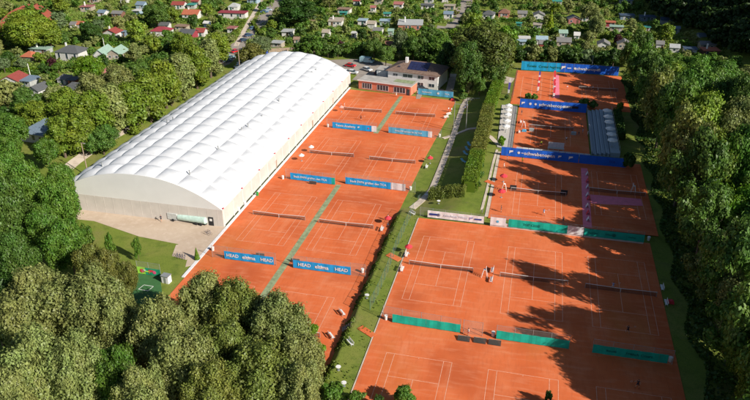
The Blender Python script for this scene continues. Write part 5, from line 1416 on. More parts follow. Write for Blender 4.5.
for (px, py, wp, rc, wc, ty, dep, lb) in HUTS:
    if not lb or wp < 2: continue
    assert lb not in used_h, lb
    used_h.add(lb)
    P = G(px, py, 0); s_ = mpp(P.x, P.y); Wd = max(2.2, wp * s_ * .95); z = Z(P.x, P.y)
    hh = 2.1 if Wd < 9 else 2.7
    if ty == 'hip' and Wd > 10: hh = 3.4
    if Wd < 3.2: hh = 1.9
    rz = rnd.uniform(-.12, .12) + .05
    if len(lb.split()) < 4: lb = lb + ' in the gardens'
    o = thing('garden_house' if Wd < 12 else 'house', lb, 'house' if Wd >= 9 else 'garden hut', (P.x, P.y, z), rz, 'garden huts and houses')
    wm = colmat(C[wc]); rm = colmat(C[rc], kind='roof'); e = .35; x0, x1 = -Wd / 2, Wd / 2
    MB().box(x0, x1, 0, dep, -.2, hh, wm).build('wall_body', o)
    mb = MB(); rs = min(2.4, dep * .26)
    if ty == 'flat':
        mb.box(x0 - e, x1 + e, -e * 1.6, dep + e, hh + .003, hh + .2, rm)
    elif ty == 'mono':
        mb.add([(x0 - e, -e, hh + .15), (x1 + e, -e, hh + .15), (x1 + e, dep + e, hh + .9), (x0 - e, dep + e, hh + .9), (x0 - e, -e, hh + .02), (x1 + e, -e, hh + .02), (x1 + e, dep + e, hh + .02), (x0 - e, dep + e, hh + .02)],
               [(0, 1, 2, 3), (7, 6, 5, 4), (0, 4, 5, 1), (1, 5, 6, 2), (2, 6, 7, 3), (3, 7, 4, 0)], rm)
    elif ty == 'gable':
        prf = [(-e, hh - .05), (dep / 2, hh + rs), (dep + e, hh - .05), (dep + e, hh + .1), (dep / 2, hh + rs + .17), (-e, hh + .1)]
        if dep > Wd * .9 and wp > 10:
            prf = [(x0 - e, hh - .05), (0, hh + rs), (x1 + e, hh - .05), (x1 + e, hh + .1), (0, hh + rs + .17), (x0 - e, hh + .1)]
            mb.prism(prf, -e, dep + e, rm, 'y'); MB().prism([(x0, hh), (x1, hh), (0, hh + rs - .02)], .02, dep - .02, wm, 'y').build('gable_wall', o)
        else:
            mb.prism(prf, x0 - e, x1 + e, rm, 'x'); MB().prism([(0.02, hh), (dep - .02, hh), (dep / 2, hh + rs - .02)], x0 + .02, x1 - .02, wm, 'x').build('gable_wall', o)
    else:
        c = min(dep / 2, Wd * .4)
        vs = [(x0 - e, -e, hh), (x1 + e, -e, hh), (x1 + e, dep + e, hh), (x0 - e, dep + e, hh), (x0 + c, dep / 2, hh + rs), (x1 - c, dep / 2, hh + rs)]
        mb.add(vs, [(0, 3, 2, 1), (0, 1, 5, 4), (1, 2, 5), (2, 3, 4, 5), (3, 0, 4)], rm)
    rf = mb.build('roof', o)
    if Wd > 6 and RC.random() < .5:
        MB().box(x0 + Wd * .25, x0 + Wd * .25 + .5, dep * .45, dep * .45 + .5, hh + .2, hh + rs + .9, M_white).build('chimney', rf)
    dx = x0 + Wd * RC.choice([.2, .45, .7])
    dw = min(.9, Wd * .25)
    MB().box(dx, dx + dw, -.05, -.003, 0, min(2.0, hh - .2), colmat(RC.choice([(.12, .07, .04), (.4, .4, .38), (.05, .12, .1)]))).build('door', o)
    nw = 1 if Wd < 5 else (2 if Wd < 9 else 3)
    for k in range(nw):
        wx = x0 + Wd * (k + .5) / nw - .5
        if wx < dx + dw + .1 and wx + 1.0 > dx - .1: wx = dx + dw + .25
        if wx + .9 > x1 - .1: continue
        w_ = MB().box(wx - .06, wx + .96, -.045, -.003, .84, hh - .34, M_white).build('window', o); MB().box(wx, wx + .9, -.06, -.046, .9, hh - .4, M_glass).build('pane', w_)
    top = PR(P.x, P.y + dep / 2, z + hh + (0 if ty == 'flat' else rs))[1]
    HRECT.append((px - wp / 2 - 1, px + wp / 2 + 1, top, py))
    LMK.append((px, py - 3, lb))
# the curved red roof behind the huge tree, top left
P0 = [(-4, 33), (4, 22), (14, 12), (24, 6.5), (34, 4), (43, 10), (48, 14), (53, 19)]
t_ = thing('curved_pavilion', 'curved red roofed pavilion wrapped around the huge left tree', 'pavilion', (0, 0, 0))
Pw = [G(*q, 3) for q in P0]
for i in range(len(Pw) - 1):
    a, b = Pw[i], Pw[i + 1]; d = (b - a); n = Vector((-d.y, d.x, 0)).normalized() * 2.2
    MB().prism([((a - n).x, (a - n).y), ((b - n).x, (b - n).y), ((b + n).x, (b + n).y), ((a + n).x, (a + n).y)], 2.6, 3.0, colmat((.48, .12, .07), kind='roof')).build('roof', t_)
    n *= .8
    MB().prism([((a - n).x, (a - n).y), ((b - n).x, (b - n).y), ((b + n).x, (b + n).y), ((a + n).x, (a + n).y)], 0, 2.597, colmat(C['be'])).build('wall_body', t_)

# ------------------------------------------------------------------ garden planting
LMK += [(244, 38, 'cars on the road verge'), (285, 62, 'far end of the hall'), (366, 62, 'light blue van'), (560, 70, 'top court banner'), (478, 40, 'huge broad tree'), (30, 20, 'huge left tree'), (551, 20, 'yellow green conifer'), (462, 12, 'pale lane'), (130, 100, 'path tree row')]
ROADS = [[(232, 52), (240, 45), (252, 34), (262, 22), (270, 12), (280, 2)], [(437, 27), (452, 27.5), (459, 18), (464, 8), (466, 0)], [(236, 46), (243, 33), (249, 22), (256, 10), (262, 0)]]


def near_road(u, v, r):
    for R_ in ROADS:
        for (a, b), (c, d) in zip(R_, R_[1:]):
            t = max(0, min(1, ((u - a) * (c - a) + (v - b) * (d - b)) / ((c - a) ** 2 + (d - b) ** 2)))
            if math.hypot(u - a - t * (c - a), v - b - t * (d - b)) < r: return True
    return False


def lowlim(u):
    """lowest photo row of the garden ground at column u"""
    pts = [(-20, 150), (30, 140), (50, 118), (60, 96), (110, 84), (150, 70), (180, 55), (205, 46), (232, 44), (262, 52), (290, 53), (330, 56), (350, 57), (395, 58), (450, 66), (512, 66), (520, 63), (620, 68), (640, 60), (700, 66), (770, 84)]
    for (a, b), (c, d) in zip(pts, pts[1:]):
        if a <= u <= c: return b + (d - b) * (u - a) / (c - a)
    return 0


def okspot(u, v, rp, hp):
    if v > lowlim(u) - 1: return False
    if v > lowlim(u) - 1 - hp * .0: return False
    if near_road(u, v - hp * .3, rp * .8 + 2.0): return False
    P = G(u, v)
    if hilld(P.x, P.y) > -3: return False
    if 322 < u < 396 and v > 57: return False
    for (a, b, t, bt) in HRECT:
        if a - rp * .75 < u < b + rp * .75 and v > bt - 2.0 and v - hp < bt - .4 * (bt - t): return False
        if a < u < b and t < v <= bt - 2: return False
    return True


TCOL = [MIDG, GREEN, OLIVE, YELG, DARKG, BRIGHT, GREYG, YELG, GREEN, OLIVE]
placed = []
cand = []
tries = 0
R5 = random.Random(11)
while len(placed) < 390 and tries < 14000:
    tries += 1
    u = R5.uniform(-12, 735); v = R5.uniform(-3, 145)
    P = G(u, v); s_ = mpp(P.x, P.y)
    big = R5.random() < .3
    Rm = R5.uniform(3.2, 4.8) if big else R5.uniform(1.8, 3.1); hm = Rm * R5.uniform(1.7, 2.4) if not big else Rm * R5.uniform(1.9, 2.6)
    rp = Rm / s_; hp = hm / s_ * .8
    if not okspot(u, v, rp, hp): continue
    if any((u - a) ** 2 + ((v - b) * 1.8) ** 2 < (.8 * (rp + c)) ** 2 for a, b, c, _ in placed): continue
    placed.append((u, v, rp, (P.x, P.y, Rm, hm, R5.choice(TCOL))))


def relation(u, v, L_):
    dx, dy = u - L_[0], v - L_[1]
    if abs(dx) > abs(dy) * 1.6: return 'right of' if dx > 0 else 'left of'
    return 'in front of' if dy > 0 else 'behind'


def autolabel(items, word):
    """items: (u, v, size word, tone) -> unique descriptions"""
    keys = {}
    for i, (u, v, sw, tn) in enumerate(items):
        L_ = min(LMK, key=lambda q: (u - q[0]) ** 2 + (1.6 * (v - q[1])) ** 2)
        keys.setdefault((sw, tn, relation(u, v, L_), L_[2]), []).append((math.hypot(u - L_[0], v - L_[1]), i))
    out = [None] * len(items)
    for (sw, tn, rl, lm), lst in keys.items():
        lst.sort()
        for n_, (_, i) in enumerate(lst):
            art = 'the '
            pre = '' if n_ == 0 else (['', 'second ', 'third ', 'fourth ', 'fifth ', 'sixth ', 'seventh ', 'eighth ', 'ninth ', 'tenth '][n_] if n_ < 10 else 'farther ')
            out[i] = (pre + sw + ' ' + tn + ' ' + word + ' ' + rl + ' ' + art + lm).replace('  ', ' ')
            if len(out[i].split()) > 16: out[i] = out[i].replace('in front of', 'before').replace(rl + ' the', rl)
    return out


placed.sort(key=lambda q: -q[2])
MASS = placed[100:]; allp = placed; placed = placed[:100]
items = [(u, v - rp, 'large' if d[2] > 4.0 else ('small' if d[2] < 2.9 else 'middling'), TONE[d[4]]) for (u, v, rp, d) in placed]
for (u, v, rp, d), lb in zip(placed, autolabel(items, 'tree')):
    kd = 'conifer' if (hash((round(u), round(v))) % 9 == 0 and d[2] < 2.4) else 'small'
    if kd == 'conifer': d = (d[0], d[1], d[2] * .62, d[3] * 1.2, d[4])
    plant(kd, d[0], d[1], Z(d[0], d[1]), d[2], d[3], d[4], lb, 'conifer' if kd == 'conifer' else 'tree', 'tree', 'garden trees', parts=True)
placed = allp
# shrubs
sh_ = []; tries = 0
while len(sh_) < 285 and tries < 20000:
    tries += 1
    u = R5.uniform(-12, 735); v = R5.uniform(-2, 145); P = G(u, v); s_ = mpp(P.x, P.y); Rm = R5.uniform(.8, 1.7); rp = Rm / s_
    if not okspot(u, v, rp, rp * 1.5): continue
    if any((u - a) ** 2 + ((v - b) * 1.6) ** 2 < (.55 * (rp + c)) ** 2 for a, b, c, _ in placed): continue
    if any((u - a) ** 2 + ((v - b) * 1.8) ** 2 < (.9 * (rp + c)) ** 2 for a, b, c, _ in sh_): continue
    sh_.append((u, v, rp, (P.x, P.y, Rm, Rm * R5.uniform(1.1, 1.8), R5.choice([MIDG, BRIGHT, YELG, GREEN, GREYG, OLIVE, DARKG, BROWNG]))))
items = [(u, v, 'broad' if d[2] > 1.3 else 'little', TONE[d[4]]) for (u, v, rp, d) in sh_]
for (u, v, rp, d), lb in zip(sh_, autolabel(items, 'bush')):
    plant('bush', d[0], d[1], Z(d[0], d[1]), d[2], d[3], d[4], lb, 'bush', 'bush', 'garden bushes')
# garden hedges between plots
hd = [((0, 72), (47, 73)), ((96, 46.5), (130, 45.5)), ((150, 44), (170, 43)), ((372, 20), (395, 20.5)), ((398, 21), (440, 21.5)), ((330, 18.5), (358, 19)), ((288, 24), (306, 24)), ((196, 24), (210, 23)), ((252, 24), (268, 46)), ((229, 42), (245, 22)), ((570, 10), (588, 11)),
      ((500, 22), (520, 23)), ((545, 34), (570, 34)), ((580, 33), (602, 33.5)), ((465, 14), (478, 15)), ((434, 24), (450, 13)), ((300, 41), (322, 42)), ((90, 20), (118, 22)), ((130, 27), (150, 27)), ((400, 13), (420, 13)), ((540, 9), (560, 10)), ((528, 52), (560, 54)), ((570, 54), (612, 57)), ((180, 21.5), (197, 22)), ((12, 66), (30, 66)), ((36, 90), (52, 90)), ((630, 34), (660, 38)), ((600, 38), (640, 42)), ((640, 42), (668, 46))]
items = [((a[0] + b[0]) / 2, (a[1] + b[1]) / 2, 'clipped', 'green') for a, b in hd]
for (a, b), lb in zip(hd, autolabel(items, 'hedge')):
    hedge_px(a, b, 0, 1.3, 1.7, R5.choice([(.09, .17, .03), (.12, .19, .03), (.14, .19, .04)]), lb, dens=7, ls=.5, group='garden hedges')
# trees just behind the top court banner
row = [(519, 62), (526, 61), (534, 63), (543, 62), (551, 63), (560, 63), (568, 64), (577, 64), (585, 65), (594, 66), (603, 66), (612, 67), (622, 66), (515, 56), (530, 55), (548, 56), (566, 57), (584, 59), (600, 60)]
for i, (px, py) in enumerate(row):
    P = G(px, py + 2); plant('small', P.x, P.y, 0, R5.uniform(2.6, 3.5), R5.uniform(6, 8.5), R5.choice([MIDG, GREYG, DARKG, OLIVE]),
                         '%s tree from the left, %s row behind the top court banner' % ((nm + ['seventh', 'eighth', 'ninth', 'tenth', 'eleventh', 'twelfth', 'thirteenth'])[i if i < 13 else i - 13], 'front' if i < 13 else 'back'), 'tree', 'tree', 'trees behind the top court')
row = [(298, 56), (308, 57), (318, 57), (328, 57.5), (338, 58), (347, 57), (356, 57), (364, 56), (410, 60), (420, 62), (440, 68), (432, 64), (445, 62), (384, 58), (393, 58)]
for i, (px, py) in enumerate(row):
    P = G(px, py); plant('small', P.x, P.y, 0, R5.uniform(2.4, 3.2), R5.uniform(5, 7.5), R5.choice([MIDG, GREEN, DARKG]),
                         '%s tree from the left in the row behind hall and clubhouse' % (nm + ['seventh', 'eighth', 'ninth', 'tenth', 'eleventh', 'twelfth', 'thirteenth', 'fourteenth', 'fifteenth'])[i], 'tree', 'tree', 'trees behind the hall end')

# lawns, beds and paved corners of the plots
M_lawn = noise_layers('mown_lawn', (.17, .25, .045), [((.22, .26, .07), .4, .45, .7, one, .8)]); M_soil = noise_layers('garden_soil', (.26, .19, .12), [((.14, .16, .05), 1.2, .5, .6, one, .9)])
M_slab = noise_layers('patio_slabs', (.42, .38, .33), [((.33, .3, .27), 1.5, .45, .7, one, .8)])
R8 = random.Random(21)
for k_, (px, py, lb) in enumerate(LMK[:len(HRECT)]):
    P = G(px, py + 3); zz = Z(P.x, P.y)
    if zz > 2 or py > 120: continue
    for q, (mt, nm_) in enumerate(((M_slab, 'patio'), (M_lawn, 'lawn'), (R8.choice([M_soil, M_lawn, M_lawn]), 'garden_bed'))):
        w_, d_ = ((3.5, 2.2), (9, 6), (6, 3))[q]; w_ *= R8.uniform(.7, 1.3); d_ *= R8.uniform(.7, 1.3)
        cx = P.x + (0, R8.uniform(-4, 4), R8.uniform(-11, 11))[q]; cy = P.y + (-.2, -d_ / 2 - 2.6, R8.uniform(-12, 3))[q] - (d_ / 2 if q == 0 else 0)
        pu, pv, _w = PR(cx, cy - d_ / 2, 0)
        if pv > lowlim(pu) - 1 or near_road(pu, pv, 6): continue
        poly_sheet(nm_, [(cx - w_ / 2, cy - d_ / 2), (cx + w_ / 2, cy - d_ / 2 + R8.uniform(-.5, .5)), (cx + w_ / 2, cy + d_ / 2), (cx - w_ / 2, cy + d_ / 2 + R8.uniform(-.5, .5))], .03 + .012 * q + .0007 * k_, mt)
# tufts and twigs on the bank
rng = np.random.default_rng(31); n = 3600
yy = rng.uniform(66, 134, n); xx = np.where(rng.random(n) < .9, rng.uniform(-28.7, -27.0, n), rng.uniform(-28.7, -22.9, n))
cl = np.sin(yy * .8) * np.sin(yy * .23 + 1) > -.2; xx = xx[cl]; yy = yy[cl]; n = len(xx)
zz = np.array([Z(a, b) for a, b in zip(xx, yy)]); sz = rng.uniform(.12, .34, n)
Cb = np.stack([xx, yy, zz + sz * .35], 1); Nb = rng.normal(size=(n, 3)) * .8 + np.array([.6, -.4, .4]); Nb /= np.linalg.norm(Nb, axis=1)[:, None]
o = bpy.data.objects.new('grass_tufts', quads_mesh('grass_tufts', leaf_quads(Cb, Nb, sz, rng, 1.4), [M_leaf])); COL.objects.link(o); o.color = (.14, .19, .04, 1)
tag(o, 'rough tufts and weeds along the bank between the court terraces', 'grass', kind='stuff')
n = 15000; yy = rng.uniform(50, 260, n); xx = 30.6 + rng.random(n) ** 1.6 * 12 + np.sin(yy * .35) * .8; zz = np.array([Z(a, b) for a, b in zip(xx, yy)])
hh = rng.random(n) * np.clip((xx - 29.8) * .55, .2, 2.2) * (.6 + .4 * np.sin(yy * .9 + xx)); Cb = np.stack([xx, yy, zz + hh], 1); Nb = rng.normal(size=(n, 3)) * .6 + np.array([0, 0, .6]); Nb /= np.linalg.norm(Nb, axis=1)[:, None]
o = bpy.data.objects.new('wood_undergrowth', quads_mesh('wood_undergrowth', leaf_quads(Cb, Nb, rng.uniform(.3, .65, n), rng, 1.3), [M_leaf])); COL.objects.link(o); o.color = (.07, .12, .03, 1)  # dark leaf layer added so the grass verge reads as shaded
tag(o, 'dark leaves added to make the grass verge along the wood look shaded', 'undergrowth', kind='stuff')
# undergrowth of the gardens: countless low plants, one object
rng = np.random.default_rng(5)
Cc, Nn, Ss = [], [], []
cnt = 0
while cnt < 9000:
    u = rng.uniform(-12, 740); v = rng.uniform(-5, 140)
    if v > lowlim(u) - 1 or near_road(u, v, 3.2) or (322 < u < 396 and v > 57): continue
    P = G(u, v)
    if hilld(P.x, P.y) > 2 or any(a - 1 < u < b + 1 and t - 1 < v <= bt + 1.0 for (a, b, t, bt) in HRECT): continue
    cnt += 1
    r0 = rng.uniform(.5, 1.4); n = 16; d = rng.normal(size=(n, 3)); d /= np.linalg.norm(d, axis=1)[:, None]; d[:, 2] = abs(d[:, 2])
    Cc.append(np.array([P.x, P.y, Z(P.x, P.y)]) + d * np.array([r0 * 1.2, r0 * 1.2, r0])); Nn.append(d + rng.normal(size=(n, 3)) * .4); Ss.append(rng.uniform(.35, .8, n))
Cc = np.concatenate(Cc); Nn = np.concatenate(Nn); Nn /= np.linalg.norm(Nn, axis=1)[:, None]
o = bpy.data.objects.new('undergrowth', quads_mesh('undergrowth', leaf_quads(Cc, Nn, np.concatenate(Ss), rng, 1.2), [M_leaf])); COL.objects.link(o); o.color = (.20, .27, .07, 1)
tag(o, 'low plants, flower beds and weeds filling the allotment gardens', 'undergrowth', kind='stuff')
# the smaller garden trees nobody could count: one mass
sm = [crown_pts(400 + k, 3.0, 6.2, .4, 14, 60, .5, 'broad') for k in range(4)]
for ci, (cc, nm2) in enumerate(((MIDG, 'mid green'), (OLIVE, 'olive'), (GREEN, 'fresh green'))):
    VV = []
    for i, (u, v, rp, d) in enumerate(MASS):
        if i % 3 != ci: continue
        a = i * 2.4; c_, s2 = math.cos(a), math.sin(a); B = sm[i % 4] * (d[2] / 3.0) * np.array([1, 1, d[3] / (d[2] * 2.07)])
        VV.append(np.stack([B[:, 0] * c_ - B[:, 1] * s2, B[:, 0] * s2 + B[:, 1] * c_, B[:, 2]], 1) + np.array([d[0], d[1], Z(d[0], d[1])]))
    if VV:
        o = bpy.data.objects.new('garden_thicket', quads_mesh('garden_thicket', np.concatenate(VV), [M_leaf])); COL.objects.link(o); o.color = (*cc, 1)
        tag(o, nm2 + ' mass of smaller trees and shrubs growing between the allotment huts', 'thicket', kind='stuff')
# the dark wood on the hillside: one mass
Vs = []; R6 = np.random.default_rng(9)
base_pts = crown_pts(77, 5.5, 13, 1.5, 26, 55, 1.0, 'broad'); base2 = crown_pts(78, 5, 14, 1.5, 24, 55, 1.0, 'broad')
hdir = np.array([_hd.x, _hd.y]); hn = np.array([_hn.x, _hn.y]); k = 0
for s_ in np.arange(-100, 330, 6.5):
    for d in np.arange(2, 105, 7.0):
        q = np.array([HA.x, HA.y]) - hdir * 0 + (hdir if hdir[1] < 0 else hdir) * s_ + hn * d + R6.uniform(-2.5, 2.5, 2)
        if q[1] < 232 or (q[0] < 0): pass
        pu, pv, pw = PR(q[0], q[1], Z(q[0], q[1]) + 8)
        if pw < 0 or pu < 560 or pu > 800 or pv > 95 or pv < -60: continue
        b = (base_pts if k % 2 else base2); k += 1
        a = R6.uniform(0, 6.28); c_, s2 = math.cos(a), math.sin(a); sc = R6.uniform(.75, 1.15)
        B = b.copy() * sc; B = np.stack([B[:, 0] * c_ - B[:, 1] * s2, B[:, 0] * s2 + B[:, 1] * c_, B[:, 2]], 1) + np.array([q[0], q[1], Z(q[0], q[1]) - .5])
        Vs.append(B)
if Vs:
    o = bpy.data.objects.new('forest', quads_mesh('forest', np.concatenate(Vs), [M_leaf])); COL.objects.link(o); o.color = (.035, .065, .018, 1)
    tag(o, 'dark dense wood covering the hillside beyond the allotment gardens', 'wood', kind='stuff')
print('hill trees', k, 'garden trees', len(placed), 'bushes', len(sh_))

# ------------------------------------------------------------------ people
POSES = {}


def skin_body(pose):
    # joints: metres, facing -y; (position, radius)
    J = {'pel': ((0, 0, .95), .13), 'bel': ((0, 0, 1.12), .12), 'chest': ((0, .0, 1.34), .14), 'neck': ((0, 0, 1.5), .055), 'head': ((0, -.01, 1.62), .085), 'top': ((0, 0, 1.72), .07),
         'shL': ((.17, 0, 1.43), .06), 'shR': ((-.17, 0, 1.43), .06)}
    if pose == 'stand':
        A = {'elL': (.24, .02, 1.16), 'wrL': (.25, -.08, .92), 'elR': (-.24, .02, 1.16), 'wrR': (-.25, -.08, .92), 'knL': (.1, -.01, .5), 'anL': (.11, .02, .09), 'knR': (-.1, -.01, .5), 'anR': (-.11, .02, .09)}
    elif pose == 'swing':
        A = {'elL': (.33, -.16, 1.25), 'wrL': (.3, -.4, 1.2), 'elR': (-.4, -.02, 1.3), 'wrR': (-.62, -.15, 1.28), 'knL': (.2, -.18, .52), 'anL': (.26, -.02, .09), 'knR': (-.2, -.12, .5), 'anR': (-.3, .12, .09)}
    elif pose == 'sit':
        A = {'elL': (.25, -.02, 1.16), 'wrL': (.16, -.25, 1.03), 'elR': (-.25, -.02, 1.16), 'wrR': (-.16, -.25, 1.03), 'knL': (.12, -.42, .93), 'anL': (.12, -.42, .52), 'knR': (-.12, -.42, .93), 'anR': (-.12, -.42, .52)}
    else:   # walk
        A = {'elL': (.25, .1, 1.17), 'wrL': (.26, .02, .93), 'elR': (-.25, -.06, 1.17), 'wrR': (-.25, -.26, .98), 'knL': (.1, -.18, .54), 'anL': (.1, -.25, .12), 'knR': (-.1, .03, .5), 'anR': (-.1, .3, .16)}
    rr = {'el': .042, 'wr': .03, 'kn': .06, 'an': .042}
    for k, v in A.items(): J[k] = (v, rr[k[:2]])
    for s in 'LR':
        w_ = Vector(A['wr' + s]); e_ = Vector(A['el' + s]); d = (w_ - e_).normalized(); sx = 1 if s == 'L' else -1
        J['hipd' + s] = ((sx * .1, 0, .88), .095)
        J['palm' + s] = (tuple(w_ + d * .07), .028)
        up_ = d.cross(Vector((sx, 0, 0))).normalized() if abs(d.x) < .9 else Vector((0, 0, 1))
        for f in range(4): J['f%d%s' % (f, s)] = (tuple(w_ + d * (.15 - .008 * abs(f - 1)) + up_ * (.026 * (f - 1.5)) - Vector((sx * .015, 0, 0))), .009)
        J['th' + s] = (tuple(w_ + d * .08 + up_ * .06), .010)
        an = Vector(A['an' + s]); J['toe' + s] = ((an.x, an.y - .17, an.z - .05), .035)
    E_ = [('pel', 'bel'), ('bel', 'chest'), ('chest', 'neck'), ('neck', 'head'), ('head', 'top')]
    for s in 'LR':
        E_ += [('chest', 'sh' + s), ('sh' + s, 'el' + s), ('el' + s, 'wr' + s), ('wr' + s, 'palm' + s), ('pel', 'hipd' + s), ('hipd' + s, 'kn' + s), ('kn' + s, 'an' + s), ('an' + s, 'toe' + s), ('palm' + s, 'th' + s)]
        E_ += [('palm' + s, 'f%d%s' % (f, s)) for f in range(4)]
    nn = list(J); me = bpy.data.meshes.new('b'); me.from_pydata([J[k][0] for k in nn], [(nn.index(a), nn.index(b)) for a, b in E_], [])
    o = bpy.data.objects.new('b', me); COL.objects.link(o); md = o.modifiers.new('s', 'SKIN'); md.use_smooth_shade = True
    for i, k in enumerate(nn):
        sv = me.skin_vertices[0].data[i]; sv.radius = (J[k][1], J[k][1] * (.75 if k in ('chest', 'bel', 'pel') else 1)); sv.use_root = (k == 'pel')
    sb = o.modifiers.new('u', 'SUBSURF'); sb.levels = 1; sb.render_levels = 1
    dg = bpy.context.evaluated_depsgraph_get(); m2 = bpy.data.meshes.new_from_object(o.evaluated_get(dg)); bpy.data.objects.remove(o)
    m2.materials.clear()
    for mt in (M_skin, M_white, M_navy, M_dark): m2.materials.append(mt)
    for p in m2.polygons:
        c = p.center; mi = 0
        if .98 < c.z < 1.47 and abs(c.x) < .25: mi = 1
        if .66 < c.z <= .98 and abs(c.x) < .22 and c.y > -.3: mi = 2
        if pose == 'sit' and .8 < c.z <= .98 and abs(c.x) < .2: mi = 2
        if c.z < .14 and pose != 'sit': mi = 3
        p.material_index = mi
    hm = MB(); vs, fs = [], []
    for a in range(5):
        th = a / 4 * PI * .52
        for b in range(10):
            ph = 2 * PI * b / 10; vs.append((.1 * math.sin(th) * math.cos(ph), .015 + .115 * math.sin(th) * math.sin(ph), 1.655 + .1 * math.cos(th)))
    for a in range(4):
        for b in range(10): fs.append((a * 10 + b, a * 10 + (b + 1) % 10, (a + 1) * 10 + (b + 1) % 10, (a + 1) * 10 + b))
    hm.add(vs, fs, M_hair)
    fm = MB(); fm.beam((0, -.08, 1.63), (0, -.115, 1.6), .008, .016, M_skin, 5)
    for sx in (-1, 1): fm.box(sx * .032 - .012, sx * .032 + .012, -.093, -.085, 1.635, 1.65, M_dark); fm.box(sx * .088 - .008, sx * .088 + .008, -.02, .02, 1.6, 1.66, M_skin)
    fm.box(-.025, .025, -.09, -.082, 1.565, 1.573, M_red)
    return m2, hm.mesh('hair'), fm.mesh('face')


def person(px, py, z, rz, pose, shirt, shorts, label, racket=False, dz=0):
    if pose not in POSES: POSES[pose] = skin_body(pose)
    b, h, f = POSES[pose]; x, y, _ = at(px, py, z); z = (Z(x, y) + .02 if z is None else z) + dz
    o = bpy.data.objects.new('person', b); COL.objects.link(o); o.location = (x, y, z); o.rotation_euler = (0, 0, rz)
    for i, mt in ((1, shirt), (2, shorts)):
        o.material_slots[i].link = 'OBJECT'; o.material_slots[i].material = mt
    tag(o, label, 'person', 'people on and around the courts')
    for nm_, me in (('hair', h), ('face', f)):
        c = bpy.data.objects.new(nm_, me); COL.objects.link(c); c.parent = o
    if racket:
        r = thing('tennis_racket', 'racket held by the ' + label, 'racket', (0, 0, 0), 0, 'tennis rackets')
        w_ = Vector((-.66, -.18, 1.28)); q = Matrix.Rotation(rz, 4, 'Z'); r.location = Vector((x, y, z)) + q @ w_; r.rotation_euler = (0, 0, rz)
        MB().beam((.03, .02, 0), (-.25, -.1, .1), .016, .013, M_dark, 6).build('handle', r)
        mb = MB()
        for k in range(12):
            a, b2 = 2 * PI * k / 12, 2 * PI * (k + 1) / 12
            mb.beam((-.42 + .17 * math.cos(a), -.17 + .05 * math.cos(a), .16 + .13 * math.sin(a)), (-.42 + .17 * math.cos(b2), -.17 + .05 * math.cos(b2), .16 + .13 * math.sin(b2)), .012, .012, M_white, 4)
        mb.build('frame', r)


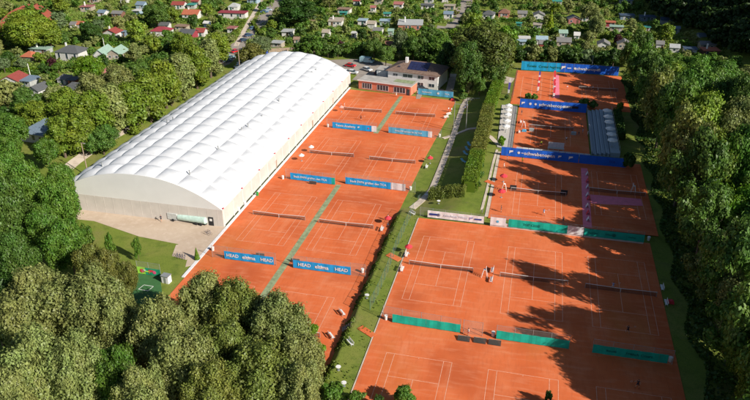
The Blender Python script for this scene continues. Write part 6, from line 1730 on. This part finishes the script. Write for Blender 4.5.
KW = M_white; KD = colmat((.03, .03, .05)); KB = colmat((.25, .35, .6)); KY = colmat((.75, .8, .05)); KR = M_red
for a_ in [(396.3, 96.8, ZL, 0, 'swing', KW, KW, 'player in white at the baseline near the clubhouse hedge', True),
           (361, 120.5, ZL, 3, 'swing', KD, KD, 'player in black on the near half of clubhouse court', True),
           (522.3, 163, ZC, .3, 'stand', KY, KY, 'ball kid in yellow under the royal blue banner'),
           (507, 160.5, ZC, 1.5, 'stand', KD, KW, 'person in dark shirt standing above the red parasols'), (503.8, 168.5, ZC, 1.5, 'walk', KW, KW, 'person in white just above the upper red parasol'),
           (543.5, 215.5, ZC, 3.1, 'swing', KB, KW, 'player in pale blue near the shaded baseline', True), (501, 212, ZC, 1.5, 'stand', KD, KD, 'person in dark clothes at the sunny court corner'),
           (566, 142, ZC, 3.1, 'swing', KW, KD, 'player with white shirt on the near half of stand court', True), (578.5, 136.5, ZC, -1.5, 'walk', KD, KD, 'person in black by the grandstand barrier'), (582.5, 134, ZC, -1.5, 'stand', KB, KB, 'person in blue by the grandstand barrier'), (587.5, 136, ZC, -1.5, 'stand', KW, KW, 'person in white leaning by the grandstand front'),
           (581, 128.8, ZC, -1.5, 'walk', KD, KD, 'ball kid in dark near the far grandstand front'), (541, 146.5, ZC, .2, 'stand', KY, KD, 'person in yellow left of the officials table'), (521.5, 115, ZC, 1, 'stand', KD, KD, 'person in dark at the far left of stand court'),
           (563, 223, ZC, 3.1, 'stand', KD, KD, 'person in black above the white banner end'),
           (612.5, 289.5, 0, 3.1, 'swing', KB, KW, 'player in pale blue right at the shaded net', True), (627.2, 333.5, 0, 3.1, 'swing', KD, KD, 'player in black just behind the shaded baseline', True), (637, 388, 0, 0, 'swing', KD, KD, 'player in black on the shaded front court', True),
           (477, 129, None, .5, 'walk', KD, KD, 'person in black on the path by the hedge gap'), (465, 109.5, None, .5, 'walk', KD, KB, 'left walker on the narrow path near the white railing'), (467, 108.5, None, .4, 'walk', KB, KD, 'right walker on the narrow path near the white railing'),
           (468.2, 336, 0, -1, 'stand', KW, KR, 'person with white cap in the gap between teal screens'), (440.5, 196, ZL, 0, 'stand', KW, KB, 'person in white beside the hedge corner'),
           (341, 106.5, ZL, 2, 'stand', KR, KW, 'person in red shirt beside the hall wall far end'), (344.5, 107.5, ZL, 2, 'stand', KW, KW, 'person in white beside the faded pink parasol'),
           (388, 221, ZL, 1.5, 'sit', KW, KD, 'seated person in white at the small red parasol', False), (430, 160.5, ZL, 1.5, 'sit', KW, KD, 'seated person in white at the parasol near loungers', False),
           (448.5, 112, ZL, 1, 'stand', KW, KR, 'left of two people at the corner near twin masts'), (451.5, 112.5, ZL, 1, 'stand', KW, KD, 'right of two people at the corner near twin masts'),
           (535, 60 + 39, None, 0, 'stand', KD, KD, 'person in black beside the bushes at the top court'), (161.5, 221.5, ZL, 0, 'walk', KD, KD, 'person in dark clothes left of the mint trailer'),
           (592.5, 90.5, ZC, 0, 'swing', KW, KD, 'player in white on the right part of top court', True), (567, 90, ZC, 0, 'stand', KW, KR, 'person in white and red beside the top carpet')]:
    if a_[3] is None: continue
    px, py, z = a_[:3]
    if z is None: P = G(px, py, -.5 if px < 480 else .9); z = Z(P.x, P.y) + .05
    person(px, py, z, *a_[3:8], racket=(len(a_) > 8 and a_[8]))
# white railing and gate by the path
p = at(466, 100, -.6); t_ = thing('railing', 'white railing beside the path below the small trees', 'railing', (p[0], p[1], Z(p[0], p[1])), .15)
for k in range(6): MB().beam((k * .9, 0, 0), (k * .9, 0, 1.1), .04, .04, M_white, 6).build('post', t_)
for h_ in (.5, 1.08): MB().beam((0, 0, h_), (4.5, 0, h_), .035, .035, M_white, 6).build('rail', t_)

# duplicate labels are told in the log while building
for k, v in USED.items():
    if k and len(v) > 1 and v[0].get('group') != 'shade trees outside the frame': print('DUP', len(v), k)
